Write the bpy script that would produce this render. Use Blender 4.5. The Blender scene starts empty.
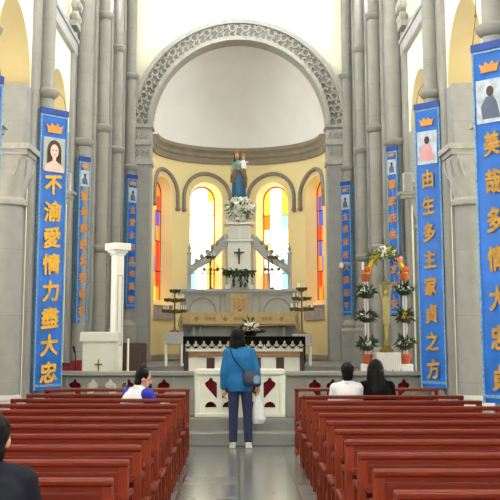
import bpy, bmesh, math, random
from mathutils import Vector, Matrix
random.seed(11)
PI = math.pi
SC = bpy.context.scene
COL = SC.collection
R = math.radians

# ------------------------------------------------------------------ camera
F = 1000.0; PX0, PY0 = 239.0, 184.0; CAMZ = 1.59
TP = 0.147
PITCH = math.atan(TP); SP, CP = math.sin(PITCH), math.cos(PITCH)
cam_d = bpy.data.cameras.new('camera'); cam = bpy.data.objects.new('camera', cam_d); COL.objects.link(cam)
cam.location = (0, 0, CAMZ); cam.rotation_euler = (PI/2 + PITCH, 0, 0)
cam_d.sensor_width = 36; cam_d.sensor_fit = 'HORIZONTAL'; cam_d.lens = F/500*36
cam_d.shift_x = (250-PX0)/500; cam_d.shift_y = -(250-PY0)/500
cam_d.clip_start = 0.05; cam_d.clip_end = 200
SC.camera = cam

def Zat(py, Y):
    t = (PY0-py)/F
    return CAMZ + Y*(SP + t*CP)/(CP - t*SP)
def Xat(px, Y, Z=CAMZ):
    return (px-PX0)*(Y*CP + (Z-CAMZ)*SP)/F
def At(px, py, Y):
    z = Zat(py, Y); return Vector((Xat(px, Y, z), Y, z))

# ------------------------------------------------------------------ materials
def lin(c):
    out = []
    for v in c:
        v = v/255.0
        out.append(v/12.92 if v <= 0.04045 else ((v+0.055)/1.055)**2.4)
    return out
MATS = {}
def mat(name, rgb, rough=0.7, metal=0.0, var=0.12, scale=6.0, bump=0.0, emit=0.0, stretch=(1,1,1), spec=0.5, coat=0.0, detail=4):
    if name in MATS: return MATS[name]
    m = bpy.data.materials.new(name); m.use_nodes = True
    nt = m.node_tree; b = nt.nodes['Principled BSDF']
    c = lin(rgb)
    b.inputs['Roughness'].default_value = rough
    b.inputs['Metallic'].default_value = metal
    b.inputs['Specular IOR Level'].default_value = spec
    if coat: b.inputs['Coat Weight'].default_value = coat; b.inputs['Coat Roughness'].default_value = 0.15
    tc = nt.nodes.new('ShaderNodeTexCoord'); mp = nt.nodes.new('ShaderNodeMapping')
    mp.inputs['Scale'].default_value = stretch
    nz = nt.nodes.new('ShaderNodeTexNoise'); nz.inputs['Scale'].default_value = scale; nz.inputs['Detail'].default_value = detail
    nt.links.new(tc.outputs['Object'], mp.inputs['Vector']); nt.links.new(mp.outputs['Vector'], nz.inputs['Vector'])
    rp = nt.nodes.new('ShaderNodeValToRGB')
    rp.color_ramp.elements[0].position = 0.3; rp.color_ramp.elements[1].position = 0.7
    rp.color_ramp.elements[0].color = [max(0, x*(1-var)) for x in c]+[1]
    rp.color_ramp.elements[1].color = [min(1, x*(1+var)) for x in c]+[1]
    nt.links.new(nz.outputs['Fac'], rp.inputs['Fac'])
    nt.links.new(rp.outputs['Color'], b.inputs['Base Color'])
    if bump:
        bp = nt.nodes.new('ShaderNodeBump'); bp.inputs['Strength'].default_value = bump; bp.inputs['Distance'].default_value = 0.02
        nt.links.new(nz.outputs['Fac'], bp.inputs['Height']); nt.links.new(bp.outputs['Normal'], b.inputs['Normal'])
    if emit:
        b.inputs['Emission Color'].default_value = c+[1]; b.inputs['Emission Strength'].default_value = emit
    MATS[name] = m; return m

def block_mat(name, rgb, mortar, bw, bh, rough=0.8, axis='XZ', msize=0.012, var=0.1, offset=0.5, coat=0.0, spec=0.3, bump=0.3):
    """coursed stone / tiles from a brick texture"""
    if name in MATS: return MATS[name]
    m = bpy.data.materials.new(name); m.use_nodes = True
    nt = m.node_tree; b = nt.nodes['Principled BSDF']; N = nt.nodes.new; L = nt.links.new
    b.inputs['Roughness'].default_value = rough; b.inputs['Specular IOR Level'].default_value = spec
    tc = N('ShaderNodeTexCoord'); sx = N('ShaderNodeSeparateXYZ'); cx = N('ShaderNodeCombineXYZ')
    L(tc.outputs['Object'], sx.inputs[0])
    if axis == 'XY':
        L(sx.outputs['X'], cx.inputs['X']); L(sx.outputs['Y'], cx.inputs['Y'])
    else:
        ad = N('ShaderNodeMath'); ad.operation = 'ADD'; L(sx.outputs['X'], ad.inputs[0]); L(sx.outputs['Y'], ad.inputs[1])
        L(ad.outputs[0], cx.inputs['X']); L(sx.outputs['Z'], cx.inputs['Y'])
    bk = N('ShaderNodeTexBrick'); L(cx.outputs[0], bk.inputs['Vector'])
    bk.inputs['Scale'].default_value = 1.0; bk.inputs['Brick Width'].default_value = bw; bk.inputs['Row Height'].default_value = bh
    bk.inputs['Mortar Size'].default_value = msize; bk.inputs['Mortar Smooth'].default_value = 0.3; bk.offset = offset
    c = lin(rgb)
    bk.inputs['Color1'].default_value = [x*(1-var) for x in c]+[1]; bk.inputs['Color2'].default_value = [min(1, x*(1+var)) for x in c]+[1]
    bk.inputs['Mortar'].default_value = lin(mortar)+[1]
    nz = N('ShaderNodeTexNoise'); nz.inputs['Scale'].default_value = 5; nz.inputs['Detail'].default_value = 6; L(tc.outputs['Object'], nz.inputs['Vector'])
    mr = N('ShaderNodeMapRange'); mr.inputs['To Min'].default_value = 0.82; mr.inputs['To Max'].default_value = 1.18; L(nz.outputs['Fac'], mr.inputs['Value'])
    mx = N('ShaderNodeMix'); mx.data_type = 'RGBA'; mx.blend_type = 'MULTIPLY'; mx.inputs[0].default_value = 1
    L(bk.outputs['Color'], mx.inputs[6]); L(mr.outputs[0], mx.inputs[7]); L(mx.outputs[2], b.inputs['Base Color'])
    bp = N('ShaderNodeBump'); bp.inputs['Strength'].default_value = bump; bp.inputs['Distance'].default_value = 0.01; bp.invert = True
    L(bk.outputs['Fac'], bp.inputs['Height']); L(bp.outputs['Normal'], b.inputs['Normal'])
    if coat: b.inputs['Coat Weight'].default_value = coat
    MATS[name] = m; return m

def glass_mat(name, rgb, strength):
    if name in MATS: return MATS[name]
    m = bpy.data.materials.new(name); m.use_nodes = True; nt = m.node_tree
    b = nt.nodes['Principled BSDF']; c = lin(rgb)
    b.inputs['Base Color'].default_value = [x*0.5 for x in c]+[1]; b.inputs['Roughness'].default_value = 0.2
    b.inputs['Emission Color'].default_value = c+[1]; b.inputs['Emission Strength'].default_value = strength
    MATS[name] = m; return m

STONE = block_mat('grey_stone', (152,151,149), (138,137,134), 3.0, 0.62, msize=0.004, var=0.03, bump=0.12)
STONE2 = block_mat('grey_stone_smooth', (156,156,157), (142,141,140), 5.0, 0.9, msize=0.004, var=0.03)
SANCT = block_mat('pale_grey_stone', (164,163,160), (140,138,134), 1.2, 0.9, msize=0.004, var=0.03)
RELIEF = mat('carved_stone', (168,167,164), 0.85, var=0.12, scale=9, bump=0.3)
RELIEFD = mat('carved_stone_ground', (134,131,125), 0.9, var=0.15, scale=12, bump=0.4)
CORN = mat('cornice_stone', (140,132,118), 0.85, var=0.1, scale=4)
MOLD = mat('window_moulding_stone', (140,132,124), 0.8, var=0.12, scale=14)
PLAST = mat('white_plaster', (244,243,226), 0.9, var=0.02, scale=2)
TAN = mat('tan_plaster', (200,182,138), 0.9, var=0.04, scale=2)
YELL = mat('yellow_plaster', (240,226,176), 0.9, var=0.03, scale=2)
DOME = mat('dome_plaster', (240,240,241), 0.9, var=0.03, scale=1.5)
FLOORM = block_mat('floor_tiles', (122,124,127), (74,74,76), 0.6, 0.6, rough=0.20, axis='XY', msize=0.012, var=0.14, offset=0.0, spec=0.5, bump=0.15)
STEPM = block_mat('step_stone', (138,138,138), (112,112,112), 1.6, 3.0, axis='XY', msize=0.006, var=0.04, rough=0.5)
MARBLE = mat('white_marble', (232,232,226), 0.45, var=0.04, scale=5)
MARBLEG = mat('grey_marble', (178,178,182), 0.5, var=0.06, scale=5)
WOOD = mat('red_wood', (112,38,24), 0.42, var=0.16, scale=5, stretch=(1.2,14,14), spec=0.22)
WOODP = mat('red_wood_upright', (124,46,26), 0.42, var=0.16, scale=5, stretch=(14,14,1.2), spec=0.22)
WOODD = mat('dark_wood', (62,38,28), 0.5, var=0.2, scale=8)
WOODB = mat('brown_wood', (168,126,84), 0.5, var=0.15, scale=6, stretch=(1,8,8))
BLUE = mat('banner_blue_satin', (6,104,208), 0.38, var=0.22, scale=3.5, bump=0.25)
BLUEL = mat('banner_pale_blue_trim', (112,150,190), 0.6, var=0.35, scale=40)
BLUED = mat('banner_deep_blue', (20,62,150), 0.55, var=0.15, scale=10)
GOLDT = mat('banner_gold_letters', (222,170,42), 0.5, var=0.2, scale=20)
GOLDSHADED = mat('banner_shaded_gold', (180,138,58), 0.6, var=0.25, scale=20)  # right banners' gold letters, with their shade painted into the colour
ORNG = mat('banner_orange', (206,140,66), 0.6, var=0.15, scale=20)
GOLD = mat('gold_metal', (190,152,70), 0.35, metal=0.8, var=0.15, scale=12)
BRASS = mat('dull_brass', (132,108,52), 0.45, metal=0.6, var=0.2, scale=12)
BLACK = mat('black_cloth', (8,8,9), 0.9, spec=0.15, var=0.2, scale=10)
RAILST = block_mat('rail_stone', (146,145,142), (126,124,120), 1.2, 0.9, msize=0.004, var=0.03)
BLACKM = mat('black_metal', (24,22,22), 0.5, metal=0.4, var=0.1)
GOLDC = mat('gold_brocade', (196,172,126), 0.75, var=0.12, scale=18)
GOLDD = mat('brocade_figure', (150,112,66), 0.7, var=0.15, scale=20)
WHITEC = mat('white_cloth', (226,222,222), 0.85, var=0.04, scale=6)
REDC = mat('dark_red_cloth', (132,16,38), 0.85, var=0.15, scale=8)
LEAF = mat('dark_leaf', (44,66,34), 0.6, var=0.35, scale=20)
LEAFL = mat('light_leaf', (96,122,60), 0.6, var=0.3, scale=20)
PETALW = mat('white_petals', (236,234,224), 0.7, var=0.06, scale=20)
PETALP = mat('pink_petals', (226,150,150), 0.7, var=0.15, scale=20)
PETALY = mat('yellow_petals', (214,178,30), 0.7, var=0.15, scale=20)
TERRA = mat('terracotta', (186,86,44), 0.75, var=0.12, scale=12)
SKIN = mat('skin', (206,160,134), 0.55, var=0.06, scale=14)
HAIR = mat('black_hair', (11,10,11), 0.6, spec=0.2, var=0.3, scale=30, stretch=(6,6,1))
IVORY = mat('ivory', (178,164,104), 0.5, var=0.08, scale=12)
WAX = mat('candle_wax', (240,236,220), 0.5, var=0.03)

# ------------------------------------------------------------------ mesh builder
class MB:
    def __init__(s): s.v = []; s.f = []; s.m = []
    def add(s, vs, fs, mi=0, M=None):
        o = len(s.v)
        if M is not None: vs = [M @ Vector(p) for p in vs]
        s.v += [tuple(p) for p in vs]
        for q in fs: s.f.append(tuple(i+o for i in q)); s.m.append(mi)
        return s
    def box(s, x0, x1, y0, y1, z0, z1, mi=0, M=None):
        v = [(x0,y0,z0),(x1,y0,z0),(x1,y1,z0),(x0,y1,z0),(x0,y0,z1),(x1,y0,z1),(x1,y1,z1),(x0,y1,z1)]
        f = [(0,3,2,1),(4,5,6,7),(0,1,5,4),(1,2,6,5),(2,3,7,6),(3,0,4,7)]
        return s.add(v, f, mi, M)
    def loft(s, rings, mi=0, M=None, cap=True):
        n = len(rings[0]); v = [p for r in rings for p in r]; f = []
        for k in range(len(rings)-1):
            for i in range(n):
                j = (i+1) % n
                f.append((k*n+i, k*n+j, (k+1)*n+j, (k+1)*n+i))
        if cap:
            f.append(tuple(range(n-1, -1, -1))); b = (len(rings)-1)*n; f.append(tuple(b+i for i in range(n)))
        return s.add(v, f, mi, M)
    def lathe(s, prof, n=20, c=(0,0,0), mi=0, M=None):
        rings = []
        for r, z in prof:
            r = max(r, 1e-4)
            rings.append([(c[0]+r*math.cos(2*PI*i/n), c[1]+r*math.sin(2*PI*i/n), c[2]+z) for i in range(n)])
        return s.loft(rings, mi, M)
    def tube(s, pts, r, n=10, mi=0, M=None, flat=None):
        pts = [Vector(p) for p in pts]
        rs = r if isinstance(r, (list, tuple)) else [r]*len(pts)
        rings = []; up = None
        for k, p in enumerate(pts):
            d = (pts[min(k+1, len(pts)-1)] - pts[max(k-1, 0)])
            if d.length < 1e-9: d = Vector((0,0,1))
            d.normalize()
            if up is None:
                up = Vector((0,0,1)) if abs(d.z) < 0.9 else Vector((0,1,0))
            a = d.cross(up)
            if a.length < 1e-6: a = d.cross(Vector((1,0,0)))
            a.normalize(); b = a.cross(d).normalized(); up = b
            fl = flat or (1, 1)
            rings.append([p + a*(rs[k]*fl[0]*math.cos(2*PI*i/n)) + b*(rs[k]*fl[1]*math.sin(2*PI*i/n)) for i in range(n)])
        return s.loft(rings, mi, M)
    def ell(s, c, r, n=14, k=9, mi=0, M=None, rot=None):
        c = Vector(c); rx, ry, rz = (r, r, r) if not isinstance(r, (list, tuple)) else r
        v = []; f = []
        for a in range(1, k):
            ph = PI*a/k
            for i in range(n):
                th = 2*PI*i/n
                p = Vector((rx*math.sin(ph)*math.cos(th), ry*math.sin(ph)*math.sin(th), rz*math.cos(ph)))
                if rot is not None: p = rot @ p
                v.append(c+p)
        t = Vector((0,0,rz)); b = Vector((0,0,-rz))
        if rot is not None: t = rot @ t; b = rot @ b
        v.append(c+t); v.append(c+b); T = len(v)-2; B = T+1
        for a in range(k-2):
            for i in range(n):
                j = (i+1) % n
                f.append((a*n+i, (a+1)*n+i, (a+1)*n+j, a*n+j))
        for i in range(n):
            j = (i+1) % n
            f.append((T, i, j)); f.append((B, (k-2)*n+j, (k-2)*n+i))
        return s.add(v, f, mi, M)
    def cap(s, p0, p1, r0, r1, n=12, mi=0, flat=None):
        """tapered capsule"""
        p0, p1 = Vector(p0), Vector(p1); d = (p1-p0)
        if d.length < 1e-6: return s.ell(p0, r0, n)
        d.normalize(); pts = []; rs = []
        for a in (-80, -60, -35, -12): pts.append(p0 + d*(r0*math.sin(R(a)))); rs.append(r0*math.cos(R(a)))
        for a in (12, 35, 60, 80): pts.append(p1 + d*(r1*math.sin(R(a)))); rs.append(r1*math.cos(R(a)))
        return s.tube(pts, rs, n, mi, None, flat)
    def prism(s, poly, y0, y1, mi=0, M=None):
        """polygon in x,z extruded along y"""
        n = len(poly)
        v = [(x, y0, z) for x, z in poly] + [(x, y1, z) for x, z in poly]
        f = [tuple(range(n)), tuple(range(2*n-1, n-1, -1))]
        for i in range(n):
            j = (i+1) % n
            f.append((i, i+n, j+n, j))
        return s.add(v, f, mi, M)
    def shift(s, d):
        d = Vector(d); s.v = [tuple(Vector(p)+d) for p in s.v]; return s
    def mesh(s, name):
        me = bpy.data.meshes.new(name); me.from_pydata(s.v, [], s.f); me.polygons.foreach_set('material_index', s.m)
        bm = bmesh.new(); bm.from_mesh(me); bmesh.ops.recalc_face_normals(bm, faces=bm.faces); bm.to_mesh(me); bm.free()
        me.update(); return me

def finish(me, mats, smooth):
    for m in (mats if isinstance(mats, (list, tuple)) else [mats]): me.materials.append(m)
    if smooth:
        me.polygons.foreach_set('use_smooth', [True]*len(me.polygons))
        try: me.set_sharp_from_angle(angle=R(smooth))
        except Exception: pass
def obj(name, mb, mats, parent=None, smooth=38, bevel=0.0, loc=None):
    me = mb.mesh(name) if isinstance(mb, MB) else mb
    finish(me, mats, smooth)
    o = bpy.data.objects.new(name, me); COL.objects.link(o)
    if parent: o.parent = parent
    if loc is not None: o.location = loc
    if bevel:
        b = o.modifiers.new('bevel', 'BEVEL'); b.width = bevel; b.segments = 2; b.limit_method = 'ANGLE'; b.angle_limit = R(40)
    return o
def tag(o, label, cat, group=None, kind=None):
    if label: o['label'] = label
    if cat: o['category'] = cat
    if group: o['group'] = group
    if kind: o['kind'] = kind
    return o
def thing(name, label, cat, loc=(0,0,0), rotz=0, group=None):
    o = bpy.data.objects.new(name, None); COL.objects.link(o); o.empty_display_size = 0.1
    o.location = loc; o.rotation_euler = (0, 0, rotz)
    return tag(o, label, cat, group)
def struct(name, mb, mats, parent=None, smooth=38, bevel=0.0):
    o = obj(name, mb, mats, parent, smooth, bevel)
    if parent is None: o['kind'] = 'structure'
    return o
def dup(root, loc, rotz, label, group=None):
    r = root.copy(); COL.objects.link(r); r.location = loc; r.rotation_euler = (0, 0, rotz); r['label'] = label
    if group: r['group'] = group
    def rec(a, b):
        for ch in list(a.children):
            c = ch.copy(); COL.objects.link(c); c.parent = b; rec(ch, c)
    rec(root, r)
    return r

def curve_panel(loops, thick):
    """flat panel with holes: first loop outer, others holes; in x,y plane, thickness along z (centred)"""
    cu = bpy.data.curves.new('panel_curve', 'CURVE'); cu.dimensions = '2D'; cu.fill_mode = 'BOTH'; cu.extrude = thick/2
    for lp in loops:
        sp = cu.splines.new('POLY'); sp.points.add(len(lp)-1); sp.use_cyclic_u = True
        for p, q in zip(sp.points, lp): p.co = (q[0], q[1], 0, 1)
    o = bpy.data.objects.new('panel_tmp', cu); COL.objects.link(o)
    dg = bpy.context.evaluated_depsgraph_get(); me = bpy.data.meshes.new_from_object(o.evaluated_get(dg))
    bpy.data.objects.remove(o); bpy.data.curves.remove(cu)
    vs = [tuple(v.co) for v in me.vertices]; fs = [tuple(p.vertices) for p in me.polygons]
    bpy.data.meshes.remove(me)
    return vs, fs
def text_mesh(s, size, thick, offset=0.0):
    cu = bpy.data.curves.new('text_tmp', 'FONT'); cu.body = s; cu.size = size; cu.extrude = thick/2; cu.offset = offset
    cu.align_x = 'CENTER'; cu.align_y = 'CENTER'
    o = bpy.data.objects.new('text_tmp', cu); COL.objects.link(o)
    dg = bpy.context.evaluated_depsgraph_get(); me = bpy.data.meshes.new_from_object(o.evaluated_get(dg))
    bpy.data.objects.remove(o); bpy.data.curves.remove(cu)
    vs = [tuple(v.co) for v in me.vertices]; fs = [tuple(p.vertices) for p in me.polygons]
    if vs:
        cx = (min(v[0] for v in vs)+max(v[0] for v in vs))/2; cy = (min(v[1] for v in vs)+max(v[1] for v in vs))/2
        vs = [(v[0]-cx, v[1]-cy, v[2]) for v in vs]
    bpy.data.meshes.remove(me); return vs, fs
XZ = Matrix(((1,0,0,0),(0,0,-1,0),(0,1,0,0),(0,0,0,1)))      # panel (x,y,z) -> (x,-z,y): stands facing -Y
def remesh(mb, name, voxel, smooth=4):
    me = mb.mesh(name+'_tmp'); o = bpy.data.objects.new('remesh_tmp', me); COL.objects.link(o)
    m = o.modifiers.new('r', 'REMESH'); m.mode = 'VOXEL'; m.voxel_size = voxel
    if smooth:
        q = o.modifiers.new('s', 'SMOOTH'); q.factor = 0.5; q.iterations = smooth
    dg = bpy.context.evaluated_depsgraph_get(); out = bpy.data.meshes.new_from_object(o.evaluated_get(dg)); out.name = name
    bpy.data.objects.remove(o); bpy.data.meshes.remove(me)
    return out
# ------------------------------------------------------------------ the room
XW, WT = 3.0, 0.55                 # nave wall face and thickness
YB, YF = -4.0, 18.0                # rear wall / end of nave
YC = 23.2                          # triumphal arch wall
AY, AR = 23.6, 2.07                # apse centre and radius
ZTOP = 10.4
FL0, FL1, FL2 = 0.0, 0.35, 0.90

struct('floor', MB().box(-6.3, 6.3, YB-0.3, 14.75, -0.3, 0), FLOORM)
struct('step', MB().box(-2.98, 2.98, 14.35, 14.76, 0.0, 0.177), STEPM, bevel=0.012)
struct('floor_chancel', MB().box(-2.98, 2.98, 14.75, 23.3, -0.3, FL1), STEPM, bevel=0.012)
ap = MB().box(-2.7, 2.7, 20.0, 23.3, FL1, FL2).box(-2.7, 2.7, 19.7, 20.0, FL1, 0.717).box(-2.7, 2.7, 19.4, 19.7, FL1, 0.533)
ap.box(-2.06, 2.06, 23.3, 23.7, 0, FL2)
ap.prism([(-2.07, 0), (2.07, 0), (2.07, FL2), (-2.07, FL2)], 23.7, 24.5)
struct('floor_sanctuary', ap, STEPM)
hb = MB()
pts = [(2.2*math.cos(R(a)), AY+2.2*math.sin(R(a))) for a in range(0, 181, 6)]
hb.add([(x, y, 0.3) for x, y in pts]+[(x, y, FL2) for x, y in pts],
       [tuple(range(len(pts)-1, -1, -1)), tuple(range(len(pts), 2*len(pts)))]+[(i, i+1, i+1+len(pts), i+len(pts)) for i in range(len(pts)-1)])
struct('floor_apse', hb, STEPM)

BAYS = [(13.0, 1.0, 5.03), (16.25, 0.87, 5.03), (9.2, 1.1, 5.03), (5.6, 1.1, 5.03), (2.0, 1.1, 5.03), (-1.6, 1.1, 5.03)]
def arch_loop(c, r, z0, zs, n=24):
    return [(c-r, z0)] + [(c-r*math.cos(PI*i/n), zs+r*math.sin(PI*i/n)) for i in range(n+1)] + [(c+r, z0)]
CLER = [-1.6, 2.0, 5.6, 9.2, 12.9, 16.2]
for s, side in ((-1, 'left'), (1, 'right')):
    loops = [[(YB, -0.02), (YF, -0.02), (YF, ZTOP), (YB, ZTOP)]]
    loops[0] = [(YB, -0.02)]
    for c, r, zs in sorted(BAYS): loops[0] += arch_loop(c, r, -0.02, zs)
    loops[0] += [(YF, -0.02), (YF, ZTOP), (YB, ZTOP)]
    for c in CLER: loops.append(arch_loop(c, 0.6, 7.75, 9.3, 14))
    vs, fs = curve_panel(loops, WT)
    M = Matrix(((0,0,1,s*(XW+WT/2)), (1,0,0,0), (0,1,0,0), (0,0,0,1)))
    mb = MB().add(vs, fs, 0, M)
    me = mb.mesh('wall_'+side)
    for p in me.polygons:
        if abs(p.normal.x) < 0.5 and p.center.z > 0.1 and p.center.z < 6.6 and YB+0.1 < p.center.y < YF-0.1: p.material_index = 1 if p.center.z > 4.9 else 2
    o = obj('wall_'+side, me, [PLAST, TAN, STONE2], smooth=30); o['kind'] = 'structure'
    # aisle wall, aisle ceiling
    lo = [[(YB, 0), (19, 0), (19, 6.9), (YB, 6.9)]]
    for c in CLER: lo.append(arch_loop(c, 0.75, 2.2, 4.6, 14))
    vs, fs = curve_panel(lo, 0.3)
    M = Matrix(((0,0,1,s*6.15), (1,0,0,0), (0,1,0,0), (0,0,0,1)))
    struct('wall_aisle_'+side, MB().add(vs, fs, 0, M), YELL)
    struct('ceiling_aisle_'+side, MB().box(min(s*XW, s*6.3), max(s*XW, s*6.3), YB, 19, 6.85, 7.0), PLAST)
    struct('wall_aisle_end_'+side, MB().box(min(s*2.9, s*6.3), max(s*2.9, s*6.3), YF, YF+0.25, 0, 7), STONE2)
    # chancel wall
    lo = [[(YF-0.1, 0), (YC+0.05, 0), (YC+0.05, ZTOP), (YF-0.1, ZTOP)], arch_loop(20.6, 0.9, 8.3, 9.3, 14)]
    vs, fs = curve_panel(lo, 0.4)
    M = Matrix(((0,0,1,s*2.92), (1,0,0,0), (0,1,0,0), (0,0,0,1)))
    struct('wall_chancel_'+side, MB().add(vs, fs, 0, M), STONE)
# rear wall, vault
lo = [[(-6.3, 0), (6.3, 0), (6.3, 7), (3.3, 7), (3.3, 13.8), (-3.3, 13.8), (-3.3, 7), (-6.3, 7)], arch_loop(0, 1.6, 4.6, 8.6, 20)]
vs, fs = curve_panel(lo, 0.3)
struct('wall_rear', MB().add(vs, fs, 0, Matrix.Translation((0, YB-0.15, 0)) @ XZ), PLAST)
vb = MB(); rows = []
for y in (YB, YC+0.3):
    rows.append([(3.3*math.cos(PI*i/24), y, ZTOP+2.6*math.sin(PI*i/24)) for i in range(25)])
rows2 = [[(x*1.06, y, z+0.15) for x, y, z in r] for r in rows]
vb.add(rows[0]+rows[1], [(i, i+1, 26+i, 25+i) for i in range(24)]); vb.add(rows2[0]+rows2[1], [(i, i+1, 26+i, 25+i) for i in range(24)])
struct('ceiling', vb, PLAST)

# daylight windows out of view; high and rear ones added to light the nave
wn = [20]
DAY = glass_mat('daylight_glass', (250, 250, 244), 1.0)
def day_window(loop, M, strength, warm=(252, 252, 248)):
    m = glass_mat('daylight_%d_%d' % (int(strength*10), warm[2]), warm, strength)
    vs, fs = curve_panel([loop], 0.02)
    wn[0] += 1
    o = struct('window_%d' % wn[0], MB().add(vs, fs, 0, M), m)
    xs = [p[0] for p in loop]; zs = [p[1] for p in loop]; mb = MB()
    loop3 = [M @ Vector((p[0], p[1], 0)) for p in loop]; mb.tube(loop3+[loop3[0]], 0.035, 6)
    for k in (1, 2, 3):
        z = min(zs)+(max(zs)-min(zs))*k/4
        mb.tube([M @ Vector((min(xs), z, 0)), M @ Vector((max(xs), z, 0))], 0.02, 6)
    mb.tube([M @ Vector(((min(xs)+max(xs))/2, min(zs), 0)), M @ Vector(((min(xs)+max(xs))/2, max(zs), 0))], 0.02, 6)
    obj('window_frame', mb, BLACKM, o)
S_CLER, S_AISLE, S_REAR, S_CHAN = 14.0, 7.0, 9.0, 26.0
for s in (-1, 1):
    for c in CLER:
        day_window(arch_loop(c, 0.6, 7.75, 9.3, 14), Matrix(((0,0,1,s*(XW+WT*0.8)), (1,0,0,0), (0,1,0,0), (0,0,0,1))), S_CLER)
        day_window(arch_loop(c, 0.75, 2.2, 4.6, 14), Matrix(((0,0,1,s*6.2), (1,0,0,0), (0,1,0,0), (0,0,0,1))), S_AISLE)
    day_window(arch_loop(20.6, 0.9, 8.3, 9.3, 14), Matrix(((0,0,1,s*3.0), (1,0,0,0), (0,1,0,0), (0,0,0,1))), S_CHAN)  # unseen glowing chancel panes, added to brighten the arch wall
day_window(arch_loop(0, 1.6, 4.6, 8.6, 20), Matrix.Translation((0, YB-0.15, 0)) @ XZ, S_REAR)

# ---- triumphal arch wall
ZS = 6.40
RI, RO = 2.08, 2.56
lo = [(-2.8, 0)]
lo = [(-2.8, 0.3)] + [(-RI, 0.3)] + [(-RI*math.cos(PI*i/40), ZS+RI*math.sin(PI*i/40)) for i in range(41)] + [(RI, 0.3), (2.8, 0.3), (2.8, 13.2), (-2.8, 13.2)]
vs, fs = curve_panel([lo], 0.4)
struct('wall_arch', MB().add(vs, fs, 0, Matrix.Translation((0, YC+0.2, 0)) @ XZ), PLAST)
def ring(mb, r0, r1, y0, y1, z=ZS, a0=0, a1=180, n=60, mi=0):
    rr = []
    for i in range(n+1):
        a = R(a0+(a1-a0)*i/n); c, sn = math.cos(a), math.sin(a)
        rr.append([(r0*c, y0, z+r0*sn), (r1*c, y0, z+r1*sn), (r1*c, y1, z+r1*sn), (r0*c, y1, z+r0*sn)])
    return mb.loft(rr, mi)
mb = MB()
ring(mb, RI-0.01, RO-0.06, YC-0.06, YC+0.42, mi=1)            # sunk ground of the carved band
ring(mb, RI-0.02, RI+0.07, YC-0.14, YC+0.42)                   # inner roll
ring(mb, RO-0.10, RO, YC-0.17, YC+0.02)                        # outer roll
for k in range(47):                                             # carved hexagon rings and beads
    a = R(2+176*k/46); rc = RI+0.29+(0.055 if k % 2 else -0.0)
    c = Vector((rc*math.cos(a), YC-0.08, ZS+rc*math.sin(a)))
    hexa = []
    rad = 0.088 if k % 2 == 0 else 0.066
    for i in range(7):
        q = a+2*PI*i/6; hexa.append(c+Vector((rad*math.cos(q), 0, rad*math.sin(q))))
    mb.tube(hexa, 0.026, 5)
    rc2 = RI+0.135; a2 = a+R(1.0)
    c2 = Vector((rc2*math.cos(a2), YC-0.08, ZS+rc2*math.sin(a2)))
    mb.tube([c2+Vector((0.06*math.cos(a2+PI/2+t), 0, 0.06*math.sin(a2+PI/2+t))) for t in (-1.6, -0.8, 0, 0.8, 1.6)], 0.026, 5)
struct('trim_arch', mb, [RELIEF, RELIEFD])
for s, side in ((-1, 'left'), (1, 'right')):
    mb = MB(); x0, x1 = sorted((s*RI*0.995, s*2.5))
    mb.box(x0, x1, YC-0.05, YC+0.44, FL1, 5.45)
    struct('trim_pier_'+side, mb, STONE2, bevel=0.015)
    mb = MB()
    mb.box(x0-0.03, x1+0.03, YC-0.10, YC+0.44, 5.45, 5.57); mb.box(x0, x1, YC-0.06, YC+0.44, 5.57, ZS)
    mb.box(x0-0.03, x1+0.03, YC-0.12, YC+0.44, 5.92, 6.02); mb.box(x0-0.04, x1+0.04, YC-0.12, YC+0.44, ZS-0.07, ZS)
    xm = (x0+x1)/2
    for zz in (5.74, 6.17):
        for i in range(3):
            xx = xm+(i-1)*0.13
            mb.tube([(xx+0.05*math.cos(t*PI/4), YC-0.07, zz+0.085*math.sin(t*PI/4)) for t in range(9)], 0.022, 5)
            mb.ell((xx, YC-0.07, zz), (0.025, 0.025, 0.035), 8, 6)
    struct('trim_capital_'+side, mb, RELIEF, bevel=0.008)

# ---- apse wall with four stained glass windows
WINS = [-66, -24.5, 24.5, 66]; RD = 0.25; HO, HG = 0.45, 0.355; SILL, SPR = 2.2, 4.93
def apx(th, r, z): return (r*math.sin(R(th)), AY+r*math.cos(R(th)), z)
def top_z(u): return SPR+math.sqrt(max(0.0, HO*HO-u*u))
da = math.degrees(HO/AR)
edges = set([-90.0, 90.0])
for w in WINS:
    for k in range(25): edges.add(round(w-da*math.cos(PI*k/24), 4))
a = -90.0
while a < 90:
    if all(abs(a-w) > da+0.4 for w in WINS): edges.add(round(a, 4))
    a += 2
edges = sorted(edges); ZD = 6.27
mb = MB()
for a0, a1 in zip(edges[:-1], edges[1:]):
    am = (a0+a1)/2; w = [q for q in WINS if abs(am-q) < da-1e-6]
    def quad(z0, z1, z2, z3): mb.add([apx(a0, AR, z0), apx(a1, AR, z1), apx(a1, AR, z2), apx(a0, AR, z3)], [(0, 1, 2, 3)])
    if w:
        w = w[0]; t0, t1 = top_z(R(a0-w)*AR), top_z(R(a1-w)*AR)
        quad(FL2, FL2, SILL, SILL); quad(t0, t1, ZD, ZD)
    else: quad(FL2, FL2, ZD, ZD)
for w in WINS:                                                   # splayed reveals
    inn, out = [], []
    def P(u0, z0, u1, z1):
        inn.append(apx(w+math.degrees(u0/AR), AR, z0)); out.append(apx(w+math.degrees(u1/(AR+RD)), AR+RD, z1))
    P(-HO, SILL, -HG, SILL+0.14)
    for k in range(25):
        c, sn = math.cos(PI*k/24), math.sin(PI*k/24); P(-HO*c, SPR+HO*sn, -HG*c, SPR+HG*sn)
    P(HO, SILL, HG, SILL+0.14); n = len(inn)
    mb.add(inn+out, [(i, (i+1) % n, (i+1) % n+n, i+n) for i in range(n)])
me = mb.mesh('wall_apse')
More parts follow.
